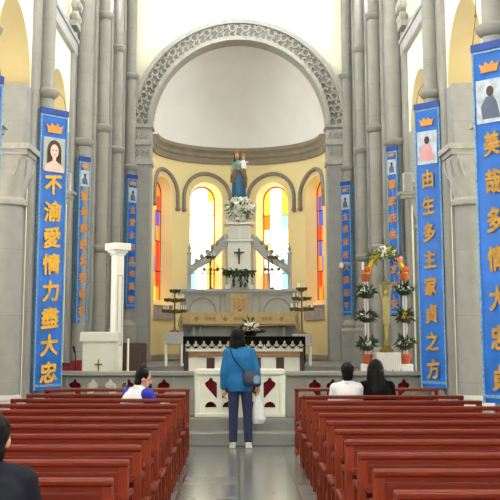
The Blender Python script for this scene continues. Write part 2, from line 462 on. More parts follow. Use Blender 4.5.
bm = bmesh.new(); bm.from_mesh(me); bmesh.ops.remove_doubles(bm, verts=bm.verts, dist=1e-4); bmesh.ops.recalc_face_normals(bm, faces=bm.faces); bm.to_mesh(me); bm.free()
o = obj('wall_apse', me, YELL, smooth=25); o['kind'] = 'structure'
mb = MB()                                                        # outer skin of the apse
mb.loft([[apx(t, rr, z) for rr, z in ((AR+0.46, FL2), (AR+0.46, 8.9), (AR+0.5, 8.9), (AR+0.5, FL2))] for t in range(-95, 96, 5)])
struct('wall_apse_outer', mb, TAN)
ti = 0
for w in WINS:                                                   # stone arch mouldings + sills
    ti += 1; hw = 0.665 if abs(w) < 40 else 0.62; mb = MB()
    path = [apx(w-math.degrees(hw/AR), AR-0.03, 4.62)]
    for k in range(33):
        c, sn = math.cos(PI*k/32), math.sin(PI*k/32); path.append(apx(w-math.degrees(hw*c/AR), AR-0.03, SPR+hw*sn))
    path.append(apx(w+math.degrees(hw/AR), AR-0.03, 4.62))
    mb.tube(path, 0.05, 8)
    for sgn in (-1, 1): mb.ell(apx(w+sgn*math.degrees(hw/AR), AR-0.03, 4.62), (0.07, 0.07, 0.06), 10, 6)
    struct('trim_window_arch_%d' % ti, mb, MOLD)
    mb = MB(); hs = math.degrees(0.50/AR)
    mb.loft([[apx(w+t*hs, rr, z) for rr, z in ((AR+0.02, 1.86), (AR-0.05, 1.86), (AR-0.05, SILL-0.05), (AR-0.08, SILL), (AR+0.02, SILL+0.02))] for t in (-1, -0.5, 0, 0.5, 1)])
    struct('trim_sill_%d' % ti, mb, mat('sill_stone', (168,158,164), 0.8), smooth=20)
GL = {'w': glass_mat('glass_white', (255, 252, 235), 3.6), 'y': glass_mat('glass_yellow', (250, 214, 60), 1.7), 'o': glass_mat('glass_orange', (240, 130, 36), 1.0),
      'c': glass_mat('glass_cyan', (150, 226, 226), 1.2), 'b': glass_mat('glass_blue', (70, 90, 190), 0.75), 'r': glass_mat('glass_red', (210, 56, 28), 0.8), 'p': glass_mat('glass_pale_yellow', (255, 238, 150), 2.6), 'e': glass_mat('glass_border_orange', (232, 92, 40), 1.2)}
KEYS = list(GL)
PATS = {0: ['ooo', 'ryr', 'brb', 'obo', 'ror', 'bbr', 'ror', 'oyo'][::-1], 3: ['oyo', 'bob', 'bbo', 'ror', 'bob', 'obb', 'ror', 'oro'][::-1],
        1: ['wwy', 'wwp', 'pww', 'wwy', 'pww', 'yww', 'owy', 'ywy'][::-1], 2: ['ywy', 'ywy', 'owc', 'owp', 'ywp', 'pwc', 'owc', 'owc'][::-1]}
PATS[1] = ['cwy', 'cwy', 'wwy', 'pww', 'wwp', 'pww', 'wwp', 'wwy']; PATS[2] = ['owc', 'owc', 'wwc', 'yww', 'pwp', 'owc', 'ywy', 'ywy']
for wi, w in enumerate(WINS):
    ang = R(w); base = Vector((math.sin(ang)*(AR+RD), AY+math.cos(ang)*(AR+RD), 0))
    ex = Vector((math.cos(ang), -math.sin(ang), 0)); M = Matrix(((ex.x, 0, math.sin(ang), base.x), (ex.y, 0, math.cos(ang), base.y), (0, 1, 0, 0), (0, 0, 0, 1)))
    mb = MB(); hg = HG+0.012; z0 = SILL+0.1; rowsn = 8; dz = (SPR+hg-z0)/rowsn
    hi = hg-0.045
    def tz(u): return SPR+math.sqrt(max(0, hi*hi-u*u))
    lo_ = [(-hg, z0)]+[(-hg*math.cos(PI*k/24), SPR+hg*math.sin(PI*k/24)) for k in range(25)]+[(hg, z0)]
    li_ = [(-hi, z0)]+[(-hi*math.cos(PI*k/24), SPR+hi*math.sin(PI*k/24)) for k in range(25)]+[(hi, z0)]
    for k in range(26): mb.add([M @ Vector((a_, b_, 0)) for a_, b_ in (lo_[k], lo_[k+1], li_[k+1], li_[k])], [(0, 1, 2, 3)], KEYS.index('e'))
    cuts = [-hi, -0.5*hi, 0.45*hi, hi]
    for ci in range(3):
        us = [cuts[ci]+(cuts[ci+1]-cuts[ci])*k/8 for k in range(9)]
        for u0, u1 in zip(us[:-1], us[1:]):
            for r_ in range(rowsn):
                b0 = z0+r_*dz; b1 = b0+dz; q = [(u0, min(b0, tz(u0))), (u1, min(b0, tz(u1))), (u1, min(b1, tz(u1))), (u0, min(b1, tz(u0)))]
                if max(q[2][1]-q[1][1], q[3][1]-q[0][1]) < 1e-4: continue
                mb.add([M @ Vector((a_, b_, 0)) for a_, b_ in q], [(0, 1, 2, 3)], KEYS.index(PATS[wi][r_][ci]))
    o = struct('window_%d' % (wi+1), mb, [GL[k] for k in KEYS], smooth=0)
    fb = MB(); loop = [(-hg, z0)]+[(-hg*math.cos(PI*k/24), SPR+hg*math.sin(PI*k/24)) for k in range(25)]+[(hg, z0), (-hg, z0)]
    fb.tube([M @ Vector((a_, b_, -0.02)) for a_, b_ in loop], 0.018, 6)
    for k in (2, 4, 6): fb.tube([M @ Vector((-hg, z0+dz*k, -0.02)), M @ Vector((hg, z0+dz*k, -0.02))], 0.014, 6)
    fb.tube([M @ Vector((0.02, z0, -0.02)), M @ Vector((0.02, z0+dz*4, -0.02))], 0.010, 6)
    obj('window_frame', fb, BLACKM, o)
# cornice and half dome
mb = MB()
prof = [(AR+0.02, 5.86), (AR-0.05, 5.86), (AR-0.05, 6.0), (AR-0.08, 6.04), (AR-0.08, 6.12), (AR-0.14, 6.2), (AR-0.14, 6.28), (AR+0.02, 6.28)]
mb.loft([[apx(t, r_, z) for r_, z in prof] for t in range(-90, 91, 4)])
struct('trim_cornice', mb, CORN, smooth=20)
mb = MB(); n = 40; k = 16; vs = []; fs = []
for i in range(k+1):
    e = PI/2*i/k
    for j in range(n+1):
        t = -PI/2+PI*j/n; vs.append((AR*math.cos(e)*math.sin(t), AY+AR*math.cos(e)*math.cos(t), ZD+2.26*math.sin(e)))
for i in range(k):
    for j in range(n): fs.append((i*(n+1)+j, i*(n+1)+j+1, (i+1)*(n+1)+j+1, (i+1)*(n+1)+j))
struct('ceiling_apse', mb.add(vs, fs), DOME)
mb = MB()
mb.loft([[apx(t, r_, z) for r_, z in ((AR+0.01, FL2), (AR-0.03, FL2), (AR-0.03, FL2+0.12), (AR+0.01, FL2+0.14))] for t in range(-90, 91, 4)])
struct('baseboard_apse', mb, SANCT)

# ---- shafts, pilasters and arcade columns
def ringed_shaft(x, y, r, z0, z1, rings, base=True, bs=1.0, bw=0.12):
    mb = MB(); mb.lathe([(r, z0), (r, z1)], 24, (x, y, 0))
    for z in rings:
        mb.lathe([(r, z-0.09), (r+0.03, z-0.07), (r+0.07, z-0.02), (r+0.075, z+0.02), (r+0.03, z+0.06), (r, z+0.07)], 24, (x, y, 0))
    if base:
        mb.box(x-r-bw, x+r+bw, y-r-bw, y+r+bw, z0, z0+0.62*bs)
        mb.lathe([(r+bw, z0+0.62*bs), (r+bw+0.01, z0+0.70*bs), (r+bw*0.6, z0+0.76*bs), (r+bw*0.7, z0+0.82*bs), (r+bw*0.4, z0+0.88*bs), (r, z0+0.94*bs)], 24, (x, y, 0))
    return struct('column_shaft', mb, STONE)
for s in (-1, 1):
    for (x, y) in ((2.57, 18.45), (2.59, 20.7), (2.55, 23.0)):
        ringed_shaft(s*x, y, 0.122, FL1 if y < 19.4 else FL2, ZTOP, (3.1, 5.36, 7.55))
        struct('pilaster', MB().box(*sorted((s*2.66, s*2.80)), y-0.28, min(y+0.28, 23.19), FL1, ZTOP), STONE, bevel=0.02)
    for y, r in ((10.9, 0.12), (14.5, 0.115), (17.7, 0.14), (7.3, 0.12), (3.7, 0.12), (0.1, 0.12)):
        z0 = FL1 if y > 14.7 else 0
        ringed_shaft(s*(2.82 if y == 17.7 else 2.86), y, r, z0, ZTOP, (5.08 if y == 14.5 else 4.95,), True, 0.72, 0.09)
        w0, w1 = (y-0.45, y+0.75) if y != 17.7 else (17.3, 18.0)
        struct('pilaster', MB().box(*sorted((s*2.93, s*3.04)), w0, w1, 0, ZTOP), STONE, bevel=0.03)
    # arcade columns with cushion capitals standing at the arch springings
    for y, sgn, r in ((13.86, -1, 0.225), (17.0, -1, 0.19), (11.9, 1, 0.225), (15.5, 1, 0.19), (10.2, -1, 0.225), (8.2, 1, 0.225)):
        x = s*(XW+0.24); mb = MB()
        mb.lathe([(r*1.10, 0.7), (r*1.08, 1.4), (r, 3.3)], 32, (x, y, 0))
        col = struct('column', mb, STONE2)
        mb = MB(); n = 32; rr = []
        for z, sq, rad in ((3.3, 0, r), (3.32, 0, r+0.05), (3.38, 0, r+0.06), (3.42, 0, r+0.01), (3.47, 0, r+0.01), (3.6, 0.25, r+0.05), (3.75, 0.55, r+0.065), (3.9, 0.85, r+0.075), (4.0, 1.0, r+0.08)):
            rg = []
            for i in range(n):
                t = 2*PI*i/n+PI/n; c, sn = math.cos(t), math.sin(t); q = 1.0/max(abs(c), abs(sn)); f_ = 1+(q-1)*sq
                rg.append((x+rad*f_*c, y+rad*f_*sn, z))
            rr.append(rg)
        mb.loft(rr); e = r+0.10
        mb.box(x-e, x+e, y-e, y+e, 4.0, 4.07); mb.box(x-e-0.04, x+e+0.04, y-e-0.04, y+e+0.04, 4.07, 4.15)
        for (dx, dy) in ((0, -1), (-s, 0)):                       # raised shield arcs on the cushion faces
            arc = []
            for k in range(13):
                t = PI+PI*k/12; u, zz = 0.2*math.cos(t), 3.93+0.30*math.sin(t)
                off = r+0.085-0.08*max(0, (3.93-zz)/0.3)**1.5
                arc.append((x+(u if dx == 0 else dx*off), y+(u if dy == 0 else dy*off), zz))
            mb.tube(arc, 0.018, 6)
        obj('capital', mb, RELIEF, col, smooth=32)
        mb = MB(); e = r+0.10
        mb.box(x-e, x+e, y-e, y+e, 0, 0.55); mb.lathe([(r*1.1+0.1, 0.55), (r*1.1+0.1, 0.6), (r*1.1+0.04, 0.65), (r*1.1+0.05, 0.68), (r*1.1, 0.74)], 32, (x, y, 0))
        obj('column_base', mb, MARBLEG, col, bevel=0.01)
        ed = y+0.19 if sgn < 0 else y-0.19
        y0, y1 = sorted((ed, ed+sgn*0.36)) if True else (0, 0)
        struct('impost', MB().box(*sorted((s*(XW-0.015), s*(XW+WT+0.01))), y-0.14, y+0.24, 4.15, 5.05) if sgn < 0 else MB().box(*sorted((s*(XW-0.015), s*(XW+WT+0.01))), y-0.24, y+0.14, 4.15, 5.05), STONE2, bevel=0.03)
    # string course and carved corbel of the bay next to the chancel
    struct('trim_string_'+('left' if s < 0 else 'right'), MB().box(*sorted((s*2.92, s*3.02)), YB, YF, 6.52, 6.78).box(*sorted((s*2.89, s*3.02)), YB, YF, 6.72, 6.80), MARBLEG, bevel=0.01)
    mb = MB(); yc = 16.9
    mb.box(*sorted((s*2.8, s*3.02)), yc-0.2, yc+0.2, 6.82, 6.92)
    for i in range(3):
        for j in range(2):
            c = Vector((s*(2.86-0.02*i), yc-0.12+0.24*j, 7.0+0.22*i))
            mb.ell(c, (0.09, 0.08, 0.1), 10, 7)
            mb.tube([c+Vector((-s*0.05, 0.07*math.cos(t), 0.08*math.sin(t))) for t in (0, 1, 2, 3, 4, 5)], 0.02, 5)
    struct('corbel', mb, RELIEF)
# ------------------------------------------------------------------ pews
PL = 1.92; HX = PL/2
def make_pew(name, label):
    t = thing(name, label, 'pew')
    mb = MB().box(-HX+0.03, HX-0.03, -0.018, 0.018, 0.50, 0.762); mb.box(-HX+0.03, HX-0.03, -0.026, 0.02, 0.50, 0.56)
    obj('backrest', mb, WOOD, t, bevel=0.006)
    obj('top_rail', MB().box(-HX, HX, -0.045, 0.04, 0.795, 0.835), WOOD, t, bevel=0.012)
    mb = MB().box(-HX+0.04, HX-0.04, -0.17, -0.02, 0.615, 0.635).box(-HX+0.04, HX-0.04, -0.175, -0.155, 0.615, 0.665)
    obj('book_ledge', mb, WOOD, t, bevel=0.005)
    obj('seat', MB().box(-HX-0.03, HX+0.03, 0.02, 0.43, 0.40, 0.44), WOOD, t, bevel=0.015)
    for s in (-1, 1):
        x = s*(HX-0.03)
        obj('post', MB().box(x-0.03, x+0.03, -0.035, 0.03, 0, 0.80), WOODP, t, bevel=0.006)
        obj('leg', MB().box(x-0.028, x+0.028, 0.33, 0.39, 0, 0.40), WOODP, t, bevel=0.006)
        obj('stretcher', MB().box(x-0.018, x+0.018, 0.03, 0.33, 0.14, 0.19).box(x-0.02, x+0.02, 0.03, 0.33, 0.34, 0.40), WOODP, t, bevel=0.004)
        mb = MB(); prof = [(0.0, 0.60), (0.0, 0.64), (0.20, 0.645), (0.34, 0.62), (0.36, 0.59), (0.32, 0.585), (0.2, 0.605)]
        mb.add([(x-0.025, a, b) for a, b in prof]+[(x+0.025, a, b) for a, b in prof], [tuple(range(7)), tuple(range(13, 6, -1))]+[(i, i+7, (i+1) % 7+7, (i+1) % 7) for i in range(7)])
        mb.box(x-0.02, x+0.02, 0.29, 0.32, 0.44, 0.60)
        obj('armrest', mb, WOODP, t, smooth=50)
    mb = MB().box(-HX+0.12, HX-0.12, -0.30, -0.16, 0.17, 0.20)
    for x in (-HX+0.2, 0, HX-0.2): mb.box(x-0.02, x+0.02, -0.28, -0.02, 0.10, 0.17)
    for x in (-HX+0.2, 0, HX-0.2): mb.box(x-0.02, x+0.02, -0.27, -0.22, 0.0, 0.10)
    obj('kneeler', mb, WOOD, t, bevel=0.006)
    return t
ROWS = {'right': [12.1, 11.2, 10.35, 9.5, 8.7, 7.95, 7.2, 6.45, 5.7, 4.95, 4.2], 'left': [12.35, 11.5, 10.7, 9.9, 9.1, 8.35, 7.6, 6.87, 6.1, 5.35, 4.55]}
XC = {'right': 1.70, 'left': -1.61}
ORD = ['first', 'second', 'third', 'fourth', 'fifth', 'sixth', 'seventh', 'eighth', 'ninth', 'tenth', 'eleventh']
pew0 = None
for side in ('left', 'right'):
    for k, y in enumerate(ROWS[side]):
        if side == 'left':
            lab = {1: 'red wooden pew seating the person with the blue sleeve, left of the aisle', 10: 'red wooden pew under the dark-jacketed man left of the aisle'}.get(k, 'red wooden pew left of the aisle, %s row behind the kneeler bench' % ORD[k])
        else:
            lab = {0: 'red wooden pew seating the white shirt and the black top, right of the aisle'}.get(k, 'red wooden pew right of the aisle, %s row behind the kneeler bench' % ORD[k])
        if pew0 is None:
            pew0 = make_pew('pew', lab); pew0.location = (XC[side], y, 0); pew0['group'] = 'pews left of the aisle'
        else: dup(pew0, (XC[side], y, 0), 0, lab, 'pews %s of the aisle' % side)
def kneeler_desk(x, y, label):
    t = thing('kneeler_bench', label, 'kneeler', (x, y, 0), 0, 'kneeler benches at the front')
    obj('desk_top', MB().box(-HX, HX, -0.10, 0.10, 0.80, 0.835), WOOD, t, bevel=0.01)
    obj('panel', MB().box(-HX+0.06, HX-0.06, 0.01, 0.03, 0.42, 0.72), WOOD, t, bevel=0.005)
    for s in (-1, 1):
        x_ = s*(HX-0.03); obj('leg', MB().box(x_-0.025, x_+0.025, -0.03, 0.03, 0, 0.80), WOODP, t, bevel=0.005)
        obj('foot', MB().box(x_-0.025, x_+0.025, -0.28, 0.10, 0.0, 0.05).box(x_-0.015, x_+0.015, -0.26, 0.03, 0.36, 0.40).box(x_-0.02, x_+0.02, -0.26, -0.22, 0.05, 0.38), WOODP, t, bevel=0.005)
    obj('rail', MB().box(-HX+0.03, HX-0.03, -0.02, 0.02, 0.24, 0.29), WOOD, t, bevel=0.005)
    obj('kneeling_board', MB().box(-HX+0.06, HX-0.06, -0.27, -0.12, 0.17, 0.20), WOOD, t, bevel=0.006)
kneeler_desk(XC['left'], 13.5, 'open red wooden kneeler bench at the front, left of the aisle')
kneeler_desk(XC['right'], 13.6, 'open red wooden kneeler bench at the front, right of the aisle')

# ------------------------------------------------------------------ communion rail and gate
YR = 14.95; K = 1/67.6
LEAF_OPEN = [(5.6, 0.2), (4.2, 1.2), (4.0, 2.6), (2.6, 3.6), (0.6, 4.8), (0.1, 6.4), (0.9, 8.6), (11.2, 20.2), (12.0, 20.4), (12.2, 18), (12.2, 6), (11.6, 4.6), (9.4, 3.6), (8.0, 2.6), (7.8, 1.2), (6.4, 0.2)]
HALF_OPEN = [(0.4, 29.2), (0.8, 26.6), (2.6, 24.4), (5.8, 23.2), (9.0, 24.2), (11.2, 26.4), (11.8, 29.2)]
def rail_panel(width, holes_x, z0, z1, thick):
    """holes_x: list of (x of the hole's left edge in px units, mirrored)"""
    loops = [[(-width/2, z0), (width/2, z0), (width/2, z1), (-width/2, z1)]]
    zt = z1-0.055
    for hx, mir in holes_x:
        for sh in (LEAF_OPEN, HALF_OPEN):
            pts = [((12.4-a if mir else a)*K+hx, zt-b*K) for a, b in sh]
            loops.append(pts if not mir else pts[::-1])
    return curve_panel(loops, thick)
t = thing('altar_gate', 'white stone gate with heart shaped openings in the communion rail', 'gate', (0.015, YR, FL1))
vs, fs = rail_panel(1.30, [(-35*K, 0), (-18*K, 1), (6*K, 0), (23*K, 1)], 0.055, 0.62, 0.10)
obj('panel', MB().add(vs, fs, 0, XZ), MARBLE, t)
obj('top_rail', MB().box(-0.65, 0.65, -0.085, 0.085, 0.60, 0.69), MARBLE, t, bevel=0.02)
obj('plinth', MB().box(-0.66, 0.66, -0.08, 0.08, 0.0, 0.06), MARBLE, t, bevel=0.01)
for s in (-1, 1): obj('stile', MB().box(s*0.62-0.045, s*0.62+0.045, -0.075, 0.075, 0.05, 0.61), MARBLE, t, bevel=0.02)
def comm_rail(x0, x1, label):
    w = x1-x0; t = thing('communion_rail', label, 'railing', ((x0+x1)/2, YR, FL1))
    hs = []; n = int((w-0.14)/(35.2*K)); st = -n*35.2*K/2
    for i in range(n):
        hs += [(st+(i*35.2+2.4)*K, 0), (st+(i*35.2+20.0)*K, 1)]
    vs, fs = rail_panel(w, hs, 0.05, 0.60, 0.10)
    obj('panel', MB().add(vs, fs, 0, XZ), RAILST, t)
    obj('top_rail', MB().box(-w/2, w/2, -0.12, 0.12, 0.59, 0.655), RAILST, t, bevel=0.015)
    obj('plinth', MB().box(-w/2, w/2, -0.09, 0.09, 0, 0.06), RAILST, t, bevel=0.01)
    for i in range(0, n+1):
        xx = st+i*35.2*K; obj('post', MB().box(xx-0.02, xx+0.02, -0.062, 0.06, 0.05, 0.60), RAILST, t, bevel=0.006)
comm_rail(-2.84, -0.66, 'grey stone communion rail with heart openings, left of the white gate')
comm_rail(0.69, 2.84, 'grey stone communion rail with heart openings, right of the white gate')
def hanging_cloth(name, x0, x1, y, z0, z1, label):
    mb = MB(); n = max(8, int((x1-x0)*40)); rr = []
    for i in range(n+1):
        x = (i/n-0.5)*(x1-x0); d = 0.012*math.sin(i*0.9)
        rr.append([(x, d-0.006, z0), (x, d+0.006, z0), (x, d+0.006, z1), (x, d-0.006, z1)])
    o = obj(name, mb.loft(rr), REDC, None, loc=((x0+x1)/2, y, 0)); return tag(o, label, 'cloth')
hanging_cloth('red_cloth', -0.62, 0.65, 15.14, FL1, 0.93, 'dark red cloth seen through the openings of the white gate')
hanging_cloth('red_cloth', 0.72, 2.7, 15.14, FL1, 0.93, 'dark red cloth behind the stone rail right of the gate')
hanging_cloth('red_cloth', -1.66, -0.68, 15.14, FL1, 0.93, 'dark red cloth behind the rail between gate and white lectern')
hanging_cloth('red_cloth', -2.8, -2.34, 15.14, FL1, 0.93, 'dark red cloth behind the left end of the stone rail')

# ------------------------------------------------------------------ banners
def banner(side, x, y, w, dep, z0, z1, label, chars, crown=True, pic='portrait', csz=0.24, first=None, cord=False, rot=None, gx=1.0):
    rz = R(45)*side if rot is None else R(rot)*side      # front (local -Y) turned to the nave
    t = thing('hanging_banner', label, 'banner', (x, y, z0), -rz if False else (R(-45) if side > 0 else R(45)) if rot is None else (R(-rot) if side > 0 else R(rot)), 'blue satin banners on the columns')
    h = z1-z0; mb = MB(); n = 28; nu = 8; rr = []
    f0 = -dep
    # open satin shell wrapped round the shaft, gently rippled
    for k in range(n+1):
        z = h*k/n
        rg = []
        for i in range(nu+1):
            u = -w/2+w*i/nu; rg.append((u, f0+0.006*math.sin(k*1.7+i)+0.004*math.sin(i*2.3+k*0.6), z))
        for i in range(nu, -1, -1):
            u = -w/2+w*i/nu; rg.append((u, f0+0.022+0.004*math.sin(k*1.7+i), z))
        rr.append(rg)
    obj('front_panel', mb.loft(rr), BLUE, t, smooth=60)
    for s in (-1, 1):
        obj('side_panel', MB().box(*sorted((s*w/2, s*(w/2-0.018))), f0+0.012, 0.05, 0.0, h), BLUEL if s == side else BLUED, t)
    obj('border', MB().box(-w/2-0.004, -w/2+0.02, f0-0.012, f0+0.01, 0, h).box(w/2-0.02, w/2+0.004, f0-0.012, f0+0.01, 0, h).box(-w/2, w/2, f0-0.012, f0+0.01, h-0.10, h-0.075).box(-w/2, w/2, f0-0.013, f0+0.01, 0.05, 0.085), BLUEL, t)
    obj('top_band', MB().box(-w/2-0.01, w/2+0.01, f0-0.018, f0+0.01, h-0.07, h+0.02), BLUED, t, bevel=0.005)
    yy = f0-0.014; q = min(1.0, w/0.40); zc = h-0.27*(q if q > 0.9 else q*0.95)
    if crown:
        mb = MB(); q = q*(0.95 if side < 0 else 0.8)
        cr = [(-0.12, -0.05), (0.12, -0.05), (0.16, 0.06), (0.09, 0.02), (0.055, 0.085), (0.0, 0.03), (-0.055, 0.085), (-0.09, 0.02), (-0.16, 0.06)]
        mb.prism([(a*q, zc+b*q) for a, b in cr], yy-0.006, yy+0.01); mb.box(-0.13*q, 0.13*q, yy-0.01, yy+0.01, zc-0.075*q, zc-0.05*q)
        obj('crown_emblem', mb, ORNG, t)
    q = min(1.0, w/0.40); zp1 = h-0.41*q; zp0 = zp1-0.49*q
    pw = w*0.40
    bgm = mat('picture_grey', (168,172,168), 0.6) if pic == 'portrait' else mat('picture_pale', (176,188,206), 0.6, var=0.25, scale=12)
    po = obj('picture', MB().box(-pw, pw, yy-0.004, yy+0.01, zp0, zp1), bgm, t)
    zm = (zp0+zp1)/2; q = w/0.44; yq = yy-0.004
    if pic == 'portrait':
        mb = MB()
        mb.prism([(0.115*q*math.cos(a), zm+0.045*q+0.15*q*math.sin(a)) for a in [2*PI*i/20 for i in range(20)]], yq-0.004, yq)
        mb.box(-0.115*q, -0.05*q, yq-0.004, yq, zm-0.19*q, zm+0.06*q); mb.box(0.05*q, 0.115*q, yq-0.004, yq, zm-0.19*q, zm+0.06*q)
        obj('painted_hair', mb, mat('painted_brown', (66,44,44), 0.6), po)
        mb = MB().prism([(0.066*q*math.cos(a), zm+0.04*q+0.095*q*math.sin(a)) for a in [2*PI*i/20 for i in range(20)]], yq-0.007, yq)
        mb.box(-0.028*q, 0.028*q, yq-0.0065, yq, zm-0.12*q, zm-0.03*q)
        mb.prism([(-0.165*q, zm-0.245*q), (0.165*q, zm-0.245*q), (0.13*q, zm-0.15*q), (0.04*q, zm-0.10*q), (-0.04*q, zm-0.10*q), (-0.13*q, zm-0.15*q)], yq-0.0068, yq)
        obj('painted_face', mb, mat('painted_skin', (226,190,180), 0.6), po)
        mb = MB()
        for s in (-1, 1): mb.prism([(s*0.028*q-0.014*q, zm+0.045*q), (s*0.028*q+0.014*q, zm+0.045*q), (s*0.028*q+0.012*q, zm+0.06*q), (s*0.028*q-0.012*q, zm+0.06*q)], yq-0.009, yq)
        mb.prism([(-0.02*q, zm-0.015*q), (0.02*q, zm-0.015*q), (0.012*q, zm-0.004*q), (-0.012*q, zm-0.004*q)], yq-0.009, yq)
        obj('painted_features', mb, mat('painted_dark', (70,40,48), 0.6), po)
    else:
        c1 = mat('painted_pink', (206,150,160), 0.6) if pic == 'figure' else mat('painted_slate', (84,96,124), 0.6)
        mb = MB().prism([(-0.10*q, zm-0.20*q), (0.12*q, zm-0.20*q), (0.08*q, zm-0.02*q), (0.03*q, zm+0.06*q), (-0.05*q, zm+0.05*q), (-0.12*q, zm-0.06*q)], yq-0.004, yq)
        obj('painted_robe', mb, c1, po)
        mb = MB().prism([(0.0*q+0.045*q*math.cos(a), zm+0.11*q+0.06*q*math.sin(a)) for a in [2*PI*i/14 for i in range(14)]], yq-0.006, yq)
        obj('painted_head', mb, mat('painted_dark', (70,40,48), 0.6), po)
    z_hi = zp0-0.02; z_lo = 0.06
    n = len(chars); stp = (z_hi-z_lo)/n; mb = MB()
    for i, ch in enumerate(chars):
        sz = min(stp*0.98, w*0.70)*1.02 if csz is None else csz
        vs, fs = text_mesh(ch, sz, 0.006)
        mb = MB(); e = 0.032*sz; sk = Matrix(((1,0,0,0),(0,1,0,0),(0.10,0,1,0),(0,0,0,1)))   # brush-heavy strokes with a slight rise
        for j, (dx, dz) in enumerate(((0, 0), (e, 0.3*e), (-e, -0.3*e), (0.5*e, -e), (-0.5*e, e))):
            mb.add(vs, fs, 0, Matrix.Translation((dx, yy-0.004-0.0006*j, z_hi-stp*(i+0.5)+dz)) @ sk @ Matrix.Diagonal((gx, 1, 1, 1)) @ XZ)
        obj('character', mb, (GOLDT if side < 0 else GOLDSHADED) if csz > 0.2 else ORNG, t, smooth=0)
    mb = MB()
    for s in (-1, 1): mb.tube([(s*w*0.46, f0+0.01, h+0.0), (s*w*0.42, f0+0.06, h+0.22), (s*0.12, -0.02, h+0.34)] if not (cord and s == -1) else [(s*w*0.48, f0, h), (s*w*0.36, f0, h+0.35), (s*w*0.30, f0, h+0.9)], 0.006, 5)
    if cord: mb.ell((-w*0.36, f0, h+0.35), 0.018, 8, 6)
    obj('hanging_cord', mb, BRASS, t)
    return t
banner(-1, -2.81, 14.5, 0.47, 0.14, 0.76, 4.80, 'blue banner with a long-haired portrait and eight gold characters, on the left column', '不渝愛情力盡大忠', csz=0.31)
banner(1, 2.86, 14.5, 0.43, 0.14, 0.80, 4.90, 'blue banner with a pink robed figure picture, on the right column before the chancel', '由生多主家貞之方', pic='figure', csz=0.28, gx=0.8)
banner(1, 2.89, 10.9, 0.44, 0.15, 0.83, 4.76, 'blue banner at the right edge with a slate blue robed picture', '美哉多情大忠貞', pic='slate', csz=0.28, cord=True, gx=0.72)
banner(-1, -2.90, 10.9, 0.42, 0.14, 0.83, 4.40, 'blue banner cut off at the left edge, nearest column', '聖心仁慈大德', pic='slate', csz=0.30)
banner(-1, -2.86, 17.7, 0.23, 0.155, 1.73, 4.65, 'narrow blue banner on the column behind the white lectern', '聖母慈悲為我等祈', pic='slate', csz=0.17)
banner(1, 2.84, 17.7, 0.22, 0.155, 1.85, 4.84, 'narrow blue banner hanging right of the flower arch', '聖家庇佑信友平安', pic='slate', csz=0.17)
banner(-1, -2.56, 22.98, 0.28, 0.14, 2.1, 5.15, 'small blue banner behind the tall white pillar', '主愛永存天地萬物', pic='slate', csz=0.18)
banner(1, 2.56, 22.98, 0.28, 0.14, 1.95, 4.99, 'small blue banner on the shaft left of the flower arch', '主恩常在人間和平', pic='slate', csz=0.18)

# ------------------------------------------------------------------ altar in front
YA = 17.5; FA = FL1+0.165
struct('floor_predella', MB().box(-1.6, 1.7, 16.9, 18.8, FL1, FA), STEPM, bevel=0.01)
t = thing('altar_table', 'wooden edged white altar table under the black frontal', 'altar', (0.09, YA+0.35, FA))
obj('table_top', MB().box(-1.03, 1.03, -0.35, 0.35, 0.90, 0.95), WOODB, t, bevel=0.01)
obj('apron', MB().box(-1.02, 1.02, -0.34, -0.30, 0.64, 0.74), WOODB, t, bevel=0.008)
obj('body', MB().box(-0.98, 0.98, -0.28, 0.30, 0.06, 0.90), MARBLE, t, bevel=0.01)
obj('plinth', MB().box(-1.0, 1.0, -0.32, 0.32, 0.0, 0.06), MARBLEG, t, bevel=0.01)
for x in (-0.58, -0.18, 0.22, 0.62): obj('panel_strip', MB().box(x-0.07, x+0.07, -0.295, -0.27, 0.10, 0.62), mat('dark_red_panel', (74,42,40), 0.6), t, bevel=0.004)
for s in (-1, 1): obj('leg', MB().box(s*1.0-0.04, s*1.0+0.04, -0.36, -0.28, 0, 0.90), WOODD, t, bevel=0.006)
def drape_mb(w, dp, top, drop, thick=0.012, scal=0, amp=0.05, side=0.0):
    mb = MB(); n = 96; a, b = [], []; rr = []
    for i in range(n+1):
        x = -w/2+w*i/n; d = drop
        if scal: d = drop-amp+amp*abs(math.sin(PI*scal*(i/n)))**0.6
        wv = 0.006*math.sin(i*0.8)
        rr.append([(x, -dp/2+wv, top-d), (x, -dp/2-thick+wv, top-d), (x, -dp/2-thick, top+thick), (x, dp/2, top+thick), (x, dp/2, top), (x, -dp/2, top)])
    mb.loft(rr)
    if side:
        for s in (-1, 1):
            mb.box(*sorted((s*w/2, s*(w/2+thick))), -dp/2-thick, dp/2, top-side, top+thick)
    return mb
o = obj('altar_cloth', drape_mb(2.02, 0.76, 0.952, 0.225), WHITEC, loc=(0.09, YA+0.35, FA)); tag(o, 'white linen cloth hanging below the black frontal of the front altar', 'cloth')
t = thing('altar_frontal', 'black altar frontal with scalloped edge and pale figures', 'cloth', (0.09, YA+0.35, FA))
obj('cloth', drape_mb(2.08, 0.81, 0.968, 0.19, 0.014, 15, 0.075, 0.44), BLACK, t)
for i in range(15):
    x = -1.04+2.08*(i+0.5)/15; mb = MB(); yy = -0.425
    mb.ell((x, yy, 0.86), (0.020, 0.012, 0.050), 8, 6); mb.ell((x-0.025, yy, 0.835), (0.022, 0.01, 0.018), 8, 6); mb.ell((x+0.025, yy, 0.835), (0.022, 0.01, 0.018), 8, 6)
    mb.box(x-0.038, x+0.038, yy-0.008, yy+0.008, 0.808, 0.820)
    obj('embroidered_motif', mb, mat('pale_gold_thread', (176,170,146), 0.7), t)

